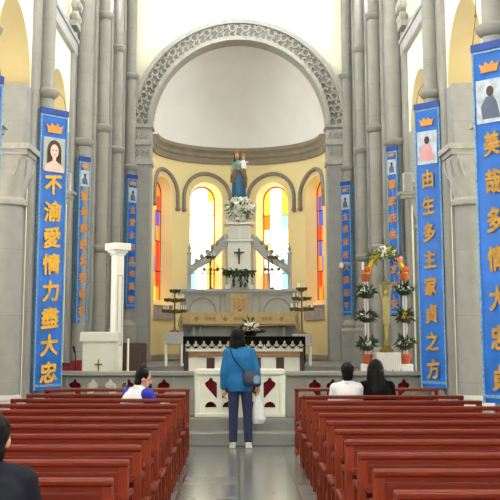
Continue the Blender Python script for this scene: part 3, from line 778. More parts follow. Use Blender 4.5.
# ------------------------------------------------------------------ flowers
def flower_mb(mb, c, r, mi=0):
    c = Vector(c); ax = Vector((random.uniform(-1, 1), random.uniform(-1.4, 0.2), random.uniform(-0.2, 1))).normalized()
    q = ax.to_track_quat('Z', 'Y').to_matrix()
    for k in range(5):
        a = 2*PI*k/5; d = q @ Vector((math.cos(a)*r*0.55, math.sin(a)*r*0.55, 0))
        mb.ell(c+d, (r*0.5, r*0.36, r*0.2), 6, 4, mi, None, q @ Matrix.Rotation(a, 3, 'Z'))
    mb.ell(c+ax*r*0.15, r*0.22, 6, 4, mi)
def leaf_mb(mb, c, d, L, W, mi=0):
    c = Vector(c); d = Vector(d).normalized(); s = d.cross(Vector((random.uniform(-1, 1), random.uniform(-1, 1), 0.6)))
    if s.length < 1e-3: s = Vector((1, 0, 0))
    s.normalize(); up = s.cross(d)*0.12*L
    v = [c, c+d*L*0.45+s*W/2, c+d*L-up*1.5, c+d*L*0.45-s*W/2, c+d*L*0.5+up, c+d*L*0.5+up*0.6-Vector((0, 0, 0.004))]
    mb.add(v, [(0, 1, 4), (1, 2, 4), (2, 3, 4), (3, 0, 4), (0, 5, 1), (1, 5, 2), (2, 5, 3), (3, 5, 0)], mi)
def posy(parent, c, rad, nf, nl, fm, lm=LEAF, fr=0.04, ll=0.14, part='blossoms'):
    c = Vector(c); rad = Vector(rad) if isinstance(rad, (tuple, list)) else Vector((rad,)*3)
    mb = MB()
    for i in range(nf):
        d = Vector((random.gauss(0, 1), random.gauss(0, 1), random.gauss(0, 1))).normalized()*random.uniform(0.55, 1)
        flower_mb(mb, c+Vector((d.x*rad.x, d.y*rad.y, d.z*rad.z)), fr*random.uniform(0.7, 1.25))
    if nf: obj(part, mb, fm, parent)
    mb = MB()
    for i in range(nl):
        d = Vector((random.gauss(0, 1), random.gauss(0, 1), random.gauss(0, 0.8))).normalized()
        leaf_mb(mb, c+Vector((d.x*rad.x, d.y*rad.y, d.z*rad.z))*random.uniform(0.2, 0.75), d+Vector((0, 0, 0.2)), ll*random.uniform(0.7, 1.3), ll*0.32)
    if nl: obj('leaves', mb, lm, parent)
p = At(249, 343, 17.75)
t = thing('altar_flowers', 'white and pink flower arrangement standing on the front altar', 'flowers', (p.x, 17.8, FA+0.986))
obj('bowl', MB().lathe([(0.05, 0), (0.09, 0.03), (0.11, 0.09), (0.10, 0.09), (0.04, 0.03)], 18), BLACKM, t)
posy(t, (0.04, 0, 0.17), (0.13, 0.09, 0.10), 26, 20, PETALW, LEAF, 0.042, 0.12)
posy(t, (0.03, -0.03, 0.11), (0.13, 0.1, 0.04), 8, 14, PETALP, LEAF, 0.035, 0.1, 'pink_blossoms')
mb = MB()
for i in range(34): leaf_mb(mb, (random.uniform(-0.2, 0.24), random.uniform(-0.06, 0.06), random.uniform(0.05, 0.13)), (random.uniform(-1, 1.3), 0, random.uniform(-0.5, 0.6)), 0.13, 0.05)
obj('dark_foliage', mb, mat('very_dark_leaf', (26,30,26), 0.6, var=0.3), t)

# ------------------------------------------------------------------ high altar and reredos
YH = 21.9
t = thing('high_altar', 'grey stone high altar table below the gold brocade cloth', 'altar', (0.0, YH+0.35, FL2))
obj('mensa', MB().box(-1.18, 1.18, -0.32, 0.28, 1.0, 1.075), SANCT, t, bevel=0.012)
obj('body', MB().box(-1.05, 1.05, -0.16, 0.28, 0.08, 1.0), SANCT, t, bevel=0.01)
obj('plinth', MB().box(-1.15, 1.15, -0.28, 0.28, 0, 0.08), SANCT, t, bevel=0.01)
for x in (-0.98, -0.84, 0.84, 0.98): obj('colonnette', MB().lathe([(0.055, 0.08), (0.055, 0.13), (0.035, 0.16), (0.035, 0.9), (0.055, 0.94), (0.06, 1.0)], 14, (x, -0.24, 0)), SANCT, t)
t = thing('brocade_cloth', 'gold brocade cloth with brown figures over the high altar edge', 'cloth', (0.0, YH+0.35, FL2))
mb = drape_mb(2.42, 0.66, 1.077, 0.27, 0.012).shift((0, -0.07, 0))
for s in (-1, 1):
    mb.box(*sorted((s*1.21, s*1.225)), -0.41, 0.25, 0.80, 1.089)
    mb.tube([(s*1.22, -0.38, 1.07), (s*1.27, -0.36, 0.95), (s*1.29, -0.33, 0.82), (s*1.26, -0.3, 0.72)], 0.035, 8)
obj('cloth', mb, GOLDC, t)
yy = -0.418
def glyph(x, z, s):
    mb = MB()
    mb.box(x-s*0.5, x+s*0.5, yy-0.006, yy+0.006, z+s*0.30, z+s*0.42); mb.box(x-s*0.45, x+s*0.45, yy-0.006, yy+0.006, z-s*0.05, z+s*0.06)
    mb.box(x-s*0.08, x+s*0.08, yy-0.006, yy+0.006, z-s*0.5, z+s*0.5); mb.box(x-s*0.4, x-s*0.28, yy-0.006, yy+0.006, z-s*0.45, z+0.3*s); mb.box(x+s*0.28, x+s*0.4, yy-0.006, yy+0.006, z-s*0.45, z+0.3*s); obj('woven_figure', mb, GOLDD, t)
for x in (-0.92, -0.30, 0.30, 0.92):
    mb = MB()
    for k in range(4):
        q = 2*PI*k/4; mb.ell((x+0.028*math.cos(q), yy, 0.95+0.028*math.sin(q)), (0.02, 0.008, 0.02), 8, 5)
    obj('woven_flower', mb, GOLDD, t)
for x in (-0.70, -0.62, -0.54, -0.08, 0.0, 0.08, 0.52, 0.60, 0.68): glyph(x, 0.95, 0.075)
ob = MB().box(-1.21, 1.21, -0.418, -0.40, 0.815, 0.845); obj('fringe', ob, GOLDD, t)

YQ = 22.55
t = thing('reredos', 'pale grey marble reredos with central tower and curved side wings', 'reredos', (0.0, YQ, FL2))
ZB = Zat(289, YQ)-FL2                                       # top of the lower storey
obj('lower_storey', MB().box(-1.32, 1.36, 0.05, 0.62, 0.0, ZB-0.06), MARBLEG, t, bevel=0.01)
obj('shelf', MB().box(-1.42, 1.46, -0.06, 0.64, ZB-0.07, ZB).box(-1.37, 1.41, -0.01, 0.63, ZB-0.13, ZB-0.07), MARBLEG, t, bevel=0.012)
for xc, w in ((-0.82, 0.80), (0.86, 0.80)):
    mb = MB(); z0 = 1.10; zt = ZB-0.17
    mb.box(xc-w/2-0.02, xc-w/2+0.03, -0.0, 0.07, z0, zt); mb.box(xc+w/2-0.03, xc+w/2+0.02, 0.0, 0.07, z0, zt)
    arc = [(xc+0.30*math.cos(PI*k/16), 0.045, z0+0.02+0.30*math.sin(PI*k/16)) for k in range(17)]; mb.tube(arc, 0.022, 6)
    mb.box(xc-0.34, xc-0.27, 0.02, 0.06, z0-0.1, z0+0.03); mb.box(xc+0.27, xc+0.34, 0.02, 0.06, z0-0.1, z0+0.03)
    obj('arched_panel', mb, SANCT, t)
zt0, zt1 = 1.05, ZB-0.08
mb = MB().box(-0.30, 0.30, -0.10, 0.10, zt0, zt1)
tb = obj('tabernacle', mb, SANCT, t, bevel=0.012)
dm = MB().box(-0.19, 0.19, -0.125, -0.09, zt0+0.05, zt1-0.03)
d = obj('tabernacle_door', dm, GOLDC, tb, bevel=0.006)
mb = MB()
for i in range(3):
    for j in range(3):
        c = (-0.10+0.10*i, -0.13, zt0+0.14+0.09*j); mb.tube([(c[0]+0.034*math.cos(q), c[1], c[2]+0.034*math.sin(q)) for q in (0, 1, 2, 3, 4, 5, 6.2)], 0.009, 5)
mb.ell((0.02, -0.135, zt0+0.10), (0.05, 0.015, 0.035), 10, 6)
obj('door_relief', mb, mat('copper_relief', (176,124,88), 0.5, metal=0.3, var=0.2, scale=20), d)
# central tower
zb = ZB; zh = Zat(222, YQ)-FL2
mb = MB().box(-0.31, 0.33, 0.0, 0.5, zb, zb+0.10)
mb.box(-0.25, 0.27, 0.04, 0.48, zb+0.1, zh-0.42); obj('tower_base', mb, MARBLE, t, bevel=0.012)
mb = MB().prism([(-0.20, zb+0.0), (0.22, zb+0.0), (0.20, zb+0.10), (0.10, zb+0.20), (0.01, zb+0.25), (-0.08, zb+0.20), (-0.18, zb+0.10)], -0.05, 0.05); obj('pediment', mb, MARBLEG, t, bevel=0.008)
mb = MB(); mb.box(-0.29, 0.31, 0.0, 0.5, zh-0.44, zh-0.39); mb.box(-0.25, 0.27, 0.04, 0.48, zh-0.39, zh-0.06); mb.box(-0.33, 0.35, -0.03, 0.52, zh-0.06, zh)
obj('tower_head', mb, MARBLE, t, bevel=0.012)
for x in (-0.115, 0.135):
    mb = MB(); mb.prism([(x-0.09, zh-0.37), (x+0.09, zh-0.37), (x+0.09, zh-0.16)]+[(x+0.09*math.cos(PI*k/10), zh-0.16+0.08*math.sin(PI*k/10)) for k in range(11)]+[(x-0.09, zh-0.16)], 0.015, 0.06)
    obj('arched_niche', mb, WHITEC, t)
for x in (-0.28, 0.30):
    obj('tower_colonnette', MB().lathe([(0.04, zb+0.1), (0.04, zb+0.14), (0.024, zb+0.17), (0.024, zh-0.52), (0.04, zh-0.49), (0.045, zh-0.44)], 12, (x, 0.06, 0)), MARBLEG, t)
for s in (-1, 1):                                            # curved side wings
    cx = 0.01; up = []; lo = []
    pts = [(0.27, zh-0.30), (0.42, zh-0.40), (0.58, zh-0.62), (0.75, zh-0.80), (0.95, zh-0.92), (1.12, zh-1.05)]
    ptl = [(0.27, zh-0.55), (0.40, zh-0.62), (0.55, zh-0.80), (0.74, zh-0.93), (0.94, zh-1.04), (1.12, zh-1.20)]
    poly = [(cx+s*a, b) for a, b in pts]+[(cx+s*a, b) for a, b in ptl[::-1]]
    mb = MB().prism(poly, 0.16, 0.34)
    mb.tube([(cx+s*a, 0.25, b+0.02) for a, b in pts], 0.05, 8)
    for k in range(6):
        a = 0.38+0.12*k; bz = pts[0][1]-(a-0.27)*0.85; mb.ell((cx+s*a, 0.2, bz+0.04), (0.05, 0.06, 0.06), 8, 6)
    w_ = obj('side_wing', mb, MARBLEG, t)
    mb = MB().box(cx+s*1.14-0.045, cx+s*1.14+0.045, 0.16, 0.34, zb, zh-0.72); mb.lathe([(0.06, 0), (0.065, 0.04), (0.03, 0.08), (0.045, 0.14), (0.001, 0.26)], 12, (cx+s*1.14, 0.25, zh-0.72))
    obj('wing_post', mb, MARBLEG, t, bevel=0.008)
    mb = MB().lathe([(0.05, 0), (0.055, 0.04), (0.025, 0.08), (0.04, 0.16), (0.018, 0.2), (0.001, 0.34)], 12, (cx+s*0.70, 0.25, zh-0.84)); obj('finial', mb, MARBLEG, t)
    obj('wing_support', MB().box(cx+s*0.66-0.03, cx+s*0.66+0.03, 0.18, 0.32, zb, zh-0.85), MARBLEG, t, bevel=0.006)
t = thing('wall_crucifix', 'small black crucifix on the white tower above the green garland', 'crucifix', (0.0, YQ-0.01, Zat(256, YQ)))
mb = MB().box(-0.018, 0.018, -0.02, 0.045, -0.18, 0.17).box(-0.11, 0.11, -0.02, 0.02, 0.06, 0.095)
obj('cross', mb, BLACKM, t, bevel=0.003)
mb = MB(); mb.cap((0, -0.035, -0.12), (0, -0.035, 0.05), 0.014, 0.022, 8); mb.ell((0, -0.04, 0.095), 0.02, 8, 6); mb.cap((0, -0.035, 0.055), (0.095, -0.03, 0.085), 0.010, 0.008, 8); mb.cap((0, -0.035, 0.055), (-0.095, -0.03, 0.085), 0.010, 0.008, 8)
obj('corpus', mb, WOODD, t)
t = thing('garland', 'dark green leafy garland on the tower below the black crucifix', 'garland', (0.0, YQ-0.12, Zat(276, YQ)))
mb = MB()
for i in range(150):
    u = random.uniform(-0.33, 0.33); z = 0.10-0.0*u; leaf_mb(mb, (u, random.uniform(-0.05, 0.02), 0.08+random.uniform(-0.06, 0.06)), (random.uniform(-1, 1), random.uniform(-1, 0.1), random.uniform(-1, 0.5)), 0.11, 0.045)
for u in (-0.12, 0.04, 0.15):
    for k in range(22): leaf_mb(mb, (u+random.uniform(-0.03, 0.03), -0.04, 0.05-0.012*k*(1.0 if u else 1)), (random.uniform(-0.6, 0.6), -0.3, -1), 0.09, 0.035)
mb.tube([(-0.33, 0, 0.1), (0, -0.02, 0.07), (0.33, 0, 0.1)], 0.03, 6)
obj('leaves', mb, LEAF, t)
t = thing('white_bouquet', 'large bouquet of white lilies at the feet of the painted statue', 'flowers', (0.02, YQ+0.12, FL2+zh))
posy(t, (0, -0.04, 0.30), (0.40, 0.20, 0.30), 170, 130, PETALW, LEAFL, 0.066, 0.16)
obj('vase', MB().lathe([(0.12, 0), (0.16, 0.05), (0.13, 0.12), (0.10, 0.12), (0.10, 0.03)], 16), MARBLE, t)

# statue of a robed mother with child
zs_ = Zat(198, YQ+0.36)
t = thing('madonna_statue', 'painted statue of a crowned mother holding a crowned child, above the bouquet', 'statue', (0.0, YQ+0.36, FL2+zh))
obj('pedestal', MB().box(-0.17, 0.17, -0.12, 0.13, 0, zs_-FL2-zh), MARBLE, t, bevel=0.01)
b0 = zs_-FL2-zh
def rng(z, rx, ry, x=0, y=0, n=20): return [(x+rx*math.cos(2*PI*i/n)*(1+0.05*math.sin(i*2.0)), y+ry*math.sin(2*PI*i/n), z) for i in range(n)]
mb = MB().loft([rng(b0, 0.165, 0.13), rng(b0+0.2, 0.16, 0.125), rng(b0+0.45, 0.15, 0.12), rng(b0+0.62, 0.12, 0.10), rng(b0+0.72, 0.10, 0.09)])
obj('blue_skirt', mb, mat('statue_blue', (30,92,138), 0.5, var=0.2, scale=8), t, smooth=60)
mb = MB().loft([rng(b0+0.35, 0.06, 0.05, -0.14, -0.06), rng(b0+0.5, 0.08, 0.07, -0.12, -0.07), rng(b0+0.66, 0.10, 0.08, -0.05, -0.05), rng(b0+0.74, 0.07, 0.06, 0, -0.03)])
mb.loft([rng(b0+0.22, 0.035, 0.05, 0.15, -0.05), rng(b0+0.45, 0.06, 0.06, 0.135, -0.06), rng(b0+0.62, 0.09, 0.08, 0.07, -0.06), rng(b0+0.70, 0.07, 0.06, 0.03, -0.04)])
obj('brown_mantle', remesh(mb, 'mantle', 0.012, 4), mat('statue_brown', (126,92,66), 0.5, var=0.25, scale=10), t, smooth=60)
mb = MB().loft([rng(b0+0.62, 0.11, 0.09), rng(b0+0.76, 0.12, 0.09), rng(b0+0.84, 0.10, 0.075), rng(b0+0.88, 0.04, 0.04)])
mb.cap((-0.11, 0, b0+0.80), (-0.15, -0.03, b0+0.62), 0.045, 0.04); mb.cap((-0.15, -0.03, b0+0.62), (-0.02, -0.13, b0+0.66), 0.04, 0.03); mb.cap((0.10, 0, b0+0.80), (0.14, -0.05, b0+0.64), 0.045, 0.04); mb.cap((0.14, -0.05, b0+0.64), (0.10, -0.13, b0+0.66), 0.04, 0.03)
obj('teal_bodice', remesh(mb, 'bodice', 0.012, 3), mat('statue_teal', (106,156,156), 0.5, var=0.2, scale=10), t, smooth=60)
mb = MB(); mb.ell((-0.045, -0.01, b0+0.97), (0.055, 0.062, 0.075), 14, 10); mb.cap((-0.03, 0, b0+0.86), (-0.04, 0, b0+0.93), 0.03, 0.028); mb.ell((-0.045, -0.072, b0+0.965), (0.010, 0.014, 0.016), 8, 6)
obj('head', remesh(mb, 'statue_head', 0.008, 2), SKIN, t, smooth=60)
mb = MB(); mb.ell((-0.045, 0.02, b0+0.975), (0.068, 0.06, 0.085), 14, 10); mb.cap((-0.09, 0.03, b0+0.95), (-0.11, 0.03, b0+0.80), 0.035, 0.03); mb.cap((0.0, 0.03, b0+0.95), (0.02, 0.04, b0+0.82), 0.03, 0.03)
obj('hair', remesh(mb, 'statue_hair', 0.01, 2), mat('statue_hair', (66,50,40), 0.6), t, smooth=60)
def crown(r, z, x, y, parent):
    m_ = MB(); m_.lathe([(r, z), (r*1.15, z+0.04), (r*1.02, z+0.04), (r*0.9, z)], 14, (x, y, 0))
    for k in range(6): m_.lathe([(0.012, 0), (0.001, 0.045)], 6, (x+r*1.08*math.cos(k*PI/3), y+r*1.08*math.sin(k*PI/3), z+0.035))
    m_.ell((x, y, z+0.09), 0.014, 8, 6); obj('crown', m_, GOLD, parent)
crown(0.05, b0+1.035, -0.045, 0.0, t)
c_ = MB(); c_.loft([rng(b0+0.66, 0.055, 0.05, 0.11, -0.08), rng(b0+0.75, 0.065, 0.055, 0.11, -0.07), rng(b0+0.85, 0.05, 0.045, 0.10, -0.06), rng(b0+0.88, 0.025, 0.025, 0.10, -0.06)])
c_.cap((0.06, -0.07, b0+0.83), (0.02, -0.12, b0+0.80), 0.02, 0.018); c_.cap((0.14, -0.07, b0+0.83), (0.2, -0.10, b0+0.82), 0.02, 0.018)
ch = obj('child', remesh(c_, 'child_body', 0.009, 2), WHITEC, t, smooth=60)
mb = MB(); mb.ell((0.10, -0.06, b0+0.925), (0.042, 0.045, 0.052), 12, 9); mb.ell((0.10, -0.105, b0+0.92), (0.008, 0.01, 0.012), 8, 6); obj('child_head', mb, SKIN, ch)
mb = MB(); mb.ell((0.10, -0.045, b0+0.937), (0.046, 0.044, 0.05), 12, 9); obj('child_hair', mb, mat('statue_hair', (66,50,40)), ch)
crown(0.036, b0+0.97, 0.10, -0.05, ch)

# ------------------------------------------------------------------ candelabra
def candle(parent, x, y, z, h=0.09, r=0.011, nm='candle'):
    o = obj(nm, MB().lathe([(r, 0), (r, h), (0.003, h+0.004), (0.0025, h+0.018)], 10, (x, y, z)), WAX, parent); return o
def candelabrum(cx, y, pyb, tiers, label, pad):
    zb = Zat(pyb, y); x = Xat(cx, y, zb)
    t = thing('candelabrum', label, 'candelabrum', (x, y, zb), 0, 'three-tiered brass candelabra beside the altars')
    top = Zat(tiers[0][0], y)-zb
    obj('stem', MB().lathe([(0.11, 0), (0.10, 0.02), (0.03, 0.05), (0.018, 0.10), (0.014, top*0.5), (0.024, top*0.52), (0.014, top*0.55), (0.012, top)], 14), BRASS, t)
    for py, hw in tiers:
        z = Zat(py, y)-zb; r = hw/(F/(y*CP)); mb = MB()
        mb.tube([(r*math.cos(2*PI*k/20), r*math.sin(2*PI*k/20), z) for k in range(21)], 0.013, 6)
        for k in range(6): mb.tube([(0, 0, z-0.05), (r*0.6*math.cos(k*PI/3), r*0.6*math.sin(k*PI/3), z-0.03), (r*math.cos(k*PI/3), r*math.sin(k*PI/3), z)], 0.009, 5)
        nc = 8 if hw > 6 else 5
        for k in range(nc):
            q = 2*PI*k/nc+0.2; mb.lathe([(0.012, z-0.035), (0.036, z-0.012), (0.042, z+0.03), (0.03, z+0.03), (0.01, z)], 10, (r*math.cos(q), r*math.sin(q), 0))
        tr = obj('tier', mb, BRASS, t)
        for k in range(nc):
            q = 2*PI*k/nc+0.2; candle(tr, r*math.cos(q), r*math.sin(q), z+0.01, 0.10, 0.013)
    p = thing('candelabrum_stand', pad, 'stand', (x, y, FL2 if y >= 20 else FL1)); fl = FL2 if y >= 20 else FL1; h = zb-fl
    obj('stand_top', MB().box(-0.18, 0.18, -0.16, 0.16, h-0.24, h), MARBLEG, p, bevel=0.01)
    for sx in (-1, 1):
        for sy in (-1, 1): obj('leg', MB().box(sx*0.16-0.018, sx*0.16+0.018, sy*0.14-0.018, sy*0.14+0.018, 0, h-0.24), MARBLE, p)
candelabrum(174.5, 20.4, 332, [(291, 4.0), (300, 9.0), (311, 11.0)], 'three-tiered brass candelabrum left of the high altar', 'grey stand under the candelabrum left of the high altar')
candelabrum(302.0, 20.4, 334, [(289, 4.0), (298.5, 8.5), (309, 11.0)], 'three-tiered brass candelabrum right of the high altar', 'grey stand under the candelabrum right of the high altar')
def window_lamp(px, label):
    y = YQ+0.02; zb = ZB+FL2; x = Xat(px, y, 3)
    t = thing('candle_branch', label, 'candlestick', (x, y, zb), 0, 'dark candlesticks on the reredos shelf')
    z1, z2 = Zat(270, y)-zb, Zat(258, y)-zb
    obj('stem', MB().lathe([(0.06, 0), (0.05, 0.02), (0.012, 0.05), (0.010, z2), (0.004, z2+0.2)], 10), BLACKM, t)
    for z, r in ((z1, 0.15), (z2, 0.07)):
        mb = MB(); mb.tube([(r*math.cos(2*PI*k/16), 0.5*r*math.sin(2*PI*k/16), z) for k in range(17)], 0.012, 6); mb.tube([(-r, 0, z), (r, 0, z)], 0.012, 6)
        for u in (-1, 0, 1): mb.lathe([(0.012, z-0.03), (0.036, z), (0.04, z+0.045), (0.03, z+0.045), (0.01, z+0.01)], 10, (u*r, 0, 0))
        b = obj('candle_arm', mb, BRASS, t)
        for u in (-1, 0, 1): candle(b, u*r, 0, z+0.015, 0.10, 0.012)
window_lamp(211, 'dark two-tier candlestick before the left bright window')
window_lamp(272, 'dark two-tier candlestick before the right bright window')
# ------------------------------------------------------------------ left of the gate: lectern, pillar, chairs, candle
p = At(99.5, 371, 15.75); ax = Xat(99.5, 15.75, 1.3)
ztop = Zat(332, 15.6)
t = thing('lectern', 'white lectern box with a small gold cross behind the rail', 'lectern', (ax, 15.85, FL1)); h = ztop-FL1
obj('plinth', MB().box(-0.32, 0.32, -0.20, 0.26, 0, 0.30), MARBLEG, t, bevel=0.01)
obj('body', MB().box(-0.255, 0.255, -0.17, 0.22, 0.30, h-0.14), MARBLE, t, bevel=0.008)
mb = MB(); mb.prism([(-0.30, h-0.15), (0.30, h-0.15), (0.285, h), (-0.285, h)], -0.21, 0.25); obj('book_rest', mb, MARBLE, t, bevel=0.008)
obj('gold_cross', MB().box(-0.010, 0.010, -0.185, -0.165, h-0.62, h-0.42).box(-0.055, 0.055, -0.185, -0.165, h-0.51, h-0.485).box(-0.04, 0.04, -0.183, -0.165, h-0.64, h-0.62), BRASS, t)
t = thing('microphone', 'black gooseneck microphone left of the white lectern', 'microphone', (Xat(75.5, 15.7, 1.2), 15.7, FL1)); z1 = Zat(347, 15.7)-FL1
obj('stand', MB().lathe([(0.10, 0), (0.09, 0.02), (0.012, 0.04), (0.010, z1-0.22), (0.016, z1-0.2)], 12).tube([(0, 0, z1-0.2), (0.0, 0, z1-0.12), (-0.015, -0.01, z1-0.06)], 0.008, 8), BLACKM, t)
obj('capsule', MB().cap((-0.012, -0.01, z1-0.08), (-0.03, -0.02, z1), 0.016, 0.02), BLACKM, t)
y = 16.75; x = Xat(117, y, 2); zt = Zat(243.5, y)
t = thing('pillar_pedestal', 'tall slim white pillar with a square slab top behind the lectern', 'pillar', (x, y, FL1), R(40)); h = zt-FL1
obj('shaft', MB().box(-0.078, 0.078, -0.078, 0.078, 0.12, h-0.16), MARBLE, t, bevel=0.008)
obj('foot', MB().box(-0.14, 0.14, -0.14, 0.14, 0, 0.12), MARBLE, t, bevel=0.01)
for M in (Matrix.Identity(4), Matrix.Rotation(PI/2, 4, 'Z')):
    mb = MB(); q = 0.05
    for a, b, c, d in ((-q, q, 1.0, 1.02), (-q, q, h-0.55, h-0.53), (-q, -q+0.015, 1.0, h-0.53), (q-0.015, q, 1.0, h-0.53)): mb.box(a, b, -0.086, -0.076, c, d, 0, M)
    obj('panel_moulding', mb, MARBLEG, t)
mb = MB()
for z0, z1, e in ((h-0.20, h-0.16, 0.10), (h-0.16, h-0.12, 0.125), (h-0.12, h, 0.16)): mb.box(-e, e, -e, e, z0, z1)
obj('slab', mb, MARBLE, t, bevel=0.01)
y = 16.0; x = Xat(128, y, 1.2); zt = Zat(339, y)
t = thing('standing_candle', 'thin tall white candle standing right of the white lectern', 'candle', (x, y, FL1)); h = zt-FL1
obj('holder', MB().lathe([(0.09, 0), (0.085, 0.02), (0.015, 0.04), (0.012, 0.36), (0.03, 0.38), (0.03, 0.40), (0.012, 0.40)], 14), BRASS, t)
obj('wax', MB().lathe([(0.017, 0.38), (0.017, h), (0.004, h+0.005), (0.002, h+0.02)], 12), WAX, t)
def armchair(px, y, rot, label, fabric, wood, pyt, w=0.5, grp=None):
    zt = Zat(pyt, y); x = Xat(px, y, 1.0); t = thing('armchair', label, 'chair', (x, y, FL1), rot, grp); h = zt-FL1; hw = w/2
    obj('seat', MB().box(-hw+0.02, hw-0.02, -0.22, 0.22, 0.36, 0.46), fabric, t, bevel=0.02)
    obj('backrest', MB().box(-hw+0.05, hw-0.05, 0.18, 0.235, 0.52, h-0.05), fabric, t, bevel=0.02)
    obj('back_frame', MB().box(-hw+0.02, hw-0.02, 0.19, 0.245, h-0.06, h).box(-hw+0.02, hw-0.02, 0.19, 0.24, 0.47, 0.52), wood, t, bevel=0.012)
    for s in (-1, 1):
        obj('rear_leg', MB().box(s*(hw-0.02)-0.025, s*(hw-0.02)+0.025, 0.19, 0.245, 0, h-0.01), wood, t, bevel=0.008)
        obj('leg', MB().box(s*(hw-0.02)-0.025, s*(hw-0.02)+0.025, -0.235, -0.18, 0, 0.66), wood, t, bevel=0.008)
        obj('armrest', MB().box(s*(hw-0.02)-0.032, s*(hw-0.02)+0.032, -0.26, 0.2, 0.65, 0.69), wood, t, bevel=0.012)
armchair(131.5, 17.3, R(0), 'dark wooden armchair at the foot of the left arch pier', mat('dark_brown_leather', (58,36,30), 0.5), WOODD, 343, 0.46)
armchair(64.5, 16.7, R(180), 'dark red upholstered chair beside the left column banner', REDC, WOODD, 362, 0.34)
t = thing('red_stool', 'small dark red stool beside the white lectern and the microphone', 'stool', (Xat(77, 16.2, 1), 16.2, FL1)); h = Zat(360, 16.2)-FL1
obj('cushion', MB().box(-0.10, 0.10, -0.13, 0.13, h-0.22, h), REDC, t, bevel=0.025)
for sx in (-1, 1):
    for sy in (-1, 1): obj('leg', MB().box(sx*0.085-0.015, sx*0.085+0.015, sy*0.11-0.015, sy*0.11+0.015, 0, h-0.22), WOODD, t)
for s, px, side in ((-1, 66.5, 'left'), (1, 407.5, 'right')):
    y = 16.4; zc = 4.15
    t = thing('loudspeaker', 'small pale box on a ledge beside the %s narrow banner' % side, 'speaker', (Xat(px, y, 4.2), y, Zat(192, y)))
    obj('ledge', MB().box(-0.16, 0.16, -0.10, 0.14, -0.05, 0.0).box(-0.12, 0.12, -0.08, 0.14, -0.10, -0.05), SANCT, t, bevel=0.008)
    obj('housing', MB().box(-0.075, 0.075, -0.07, 0.09, 0.0, 0.32), MARBLEG, t, bevel=0.01)
    obj('grille', MB().box(-0.055, 0.055, -0.078, -0.065, 0.03, 0.29), SANCT, t)
    obj('bracket', MB().tube([(0, 0.1, -0.06), (s*0.1, 0.16, -0.06), (s*(3.02-abs(t.location.x)), 0.16, -0.06)], 0.025, 8), SANCT, t)
t = thing('wall_lamp', 'small white lamp on the right arch pier', 'lamp', (Xat(342, 23.0, 3), 22.86, Zat(266, 23.0)))
t.location.x = Xat(341.5, 22.86, 3)
obj('shade', MB().ell((0, -0.02, 0), (0.06, 0.06, 0.08), 12, 8), WAX, t); obj('wall_plate', MB().box(-0.03, 0.03, 0.0, 0.30, -0.04, 0.04), MARBLE, t)

# ------------------------------------------------------------------ right of the gate: crucifix, flower stands and arch
YX = 16.5
xs = Xat(387, YX, 1.3)
zt = Zat(353, YX); h = zt-FL1
t = thing('draped_table', 'narrow table under white cloth below the ivory crucifix', 'table', (xs, YX, FL1))
obj('table_body', MB().box(-0.17, 0.17, -0.15, 0.15, 0.0, h-0.02), WOODD, t)
t2 = obj('white_cover', drape_mb(0.37, 0.36, h, 0.30, 0.01, 3, 0.05, 0.25), WHITEC, None, loc=(xs, YX, FL1)); tag(t2, 'white cloth over the narrow table below the ivory crucifix', 'cloth')
zc0 = zt+0.012; zc1 = Zat(281, YX)
t = thing('standing_crucifix', 'ivory figure on a gilt standing crucifix under the flower arch', 'crucifix', (xs-0.01, YX, zc0)); h = zc1-zc0
obj('base', MB().box(-0.10, 0.10, -0.08, 0.08, 0, 0.05).box(-0.07, 0.07, -0.06, 0.06, 0.05, 0.10), BRASS, t, bevel=0.008)
obj('cross', MB().box(-0.03, 0.03, -0.016, 0.016, 0.1, h).box(-0.12, 0.12, -0.016, 0.016, h-0.06, h-0.03), mat('gilt_wood', (150,136,66), 0.5, metal=0.3, var=0.2), t, bevel=0.004)
mb = MB(); zt_ = h-0.32
mb.cap((0, -0.05, 0.22), (0.0, -0.055, 0.52), 0.022, 0.045); mb.cap((0.0, -0.055, 0.50), (0, -0.05, zt_), 0.052, 0.065); mb.ell((0.01, -0.065, zt_+0.13), (0.035, 0.04, 0.048), 12, 8)
for s in (-1, 1): mb.cap((s*0.05, -0.05, zt_+0.03), (s*0.105, -0.04, h-0.05), 0.022, 0.015)
mb.cap((0, -0.05, zt_), (0, -0.055, zt_+0.1), 0.028, 0.024)
mb.loft([rng(0.44, 0.062, 0.045, 0, -0.055), rng(0.52, 0.07, 0.055, 0, -0.055), rng(0.60, 0.06, 0.05, 0, -0.055)])
obj('corpus', remesh(mb, 'corpus', 0.008, 3), IVORY, t, smooth=60)
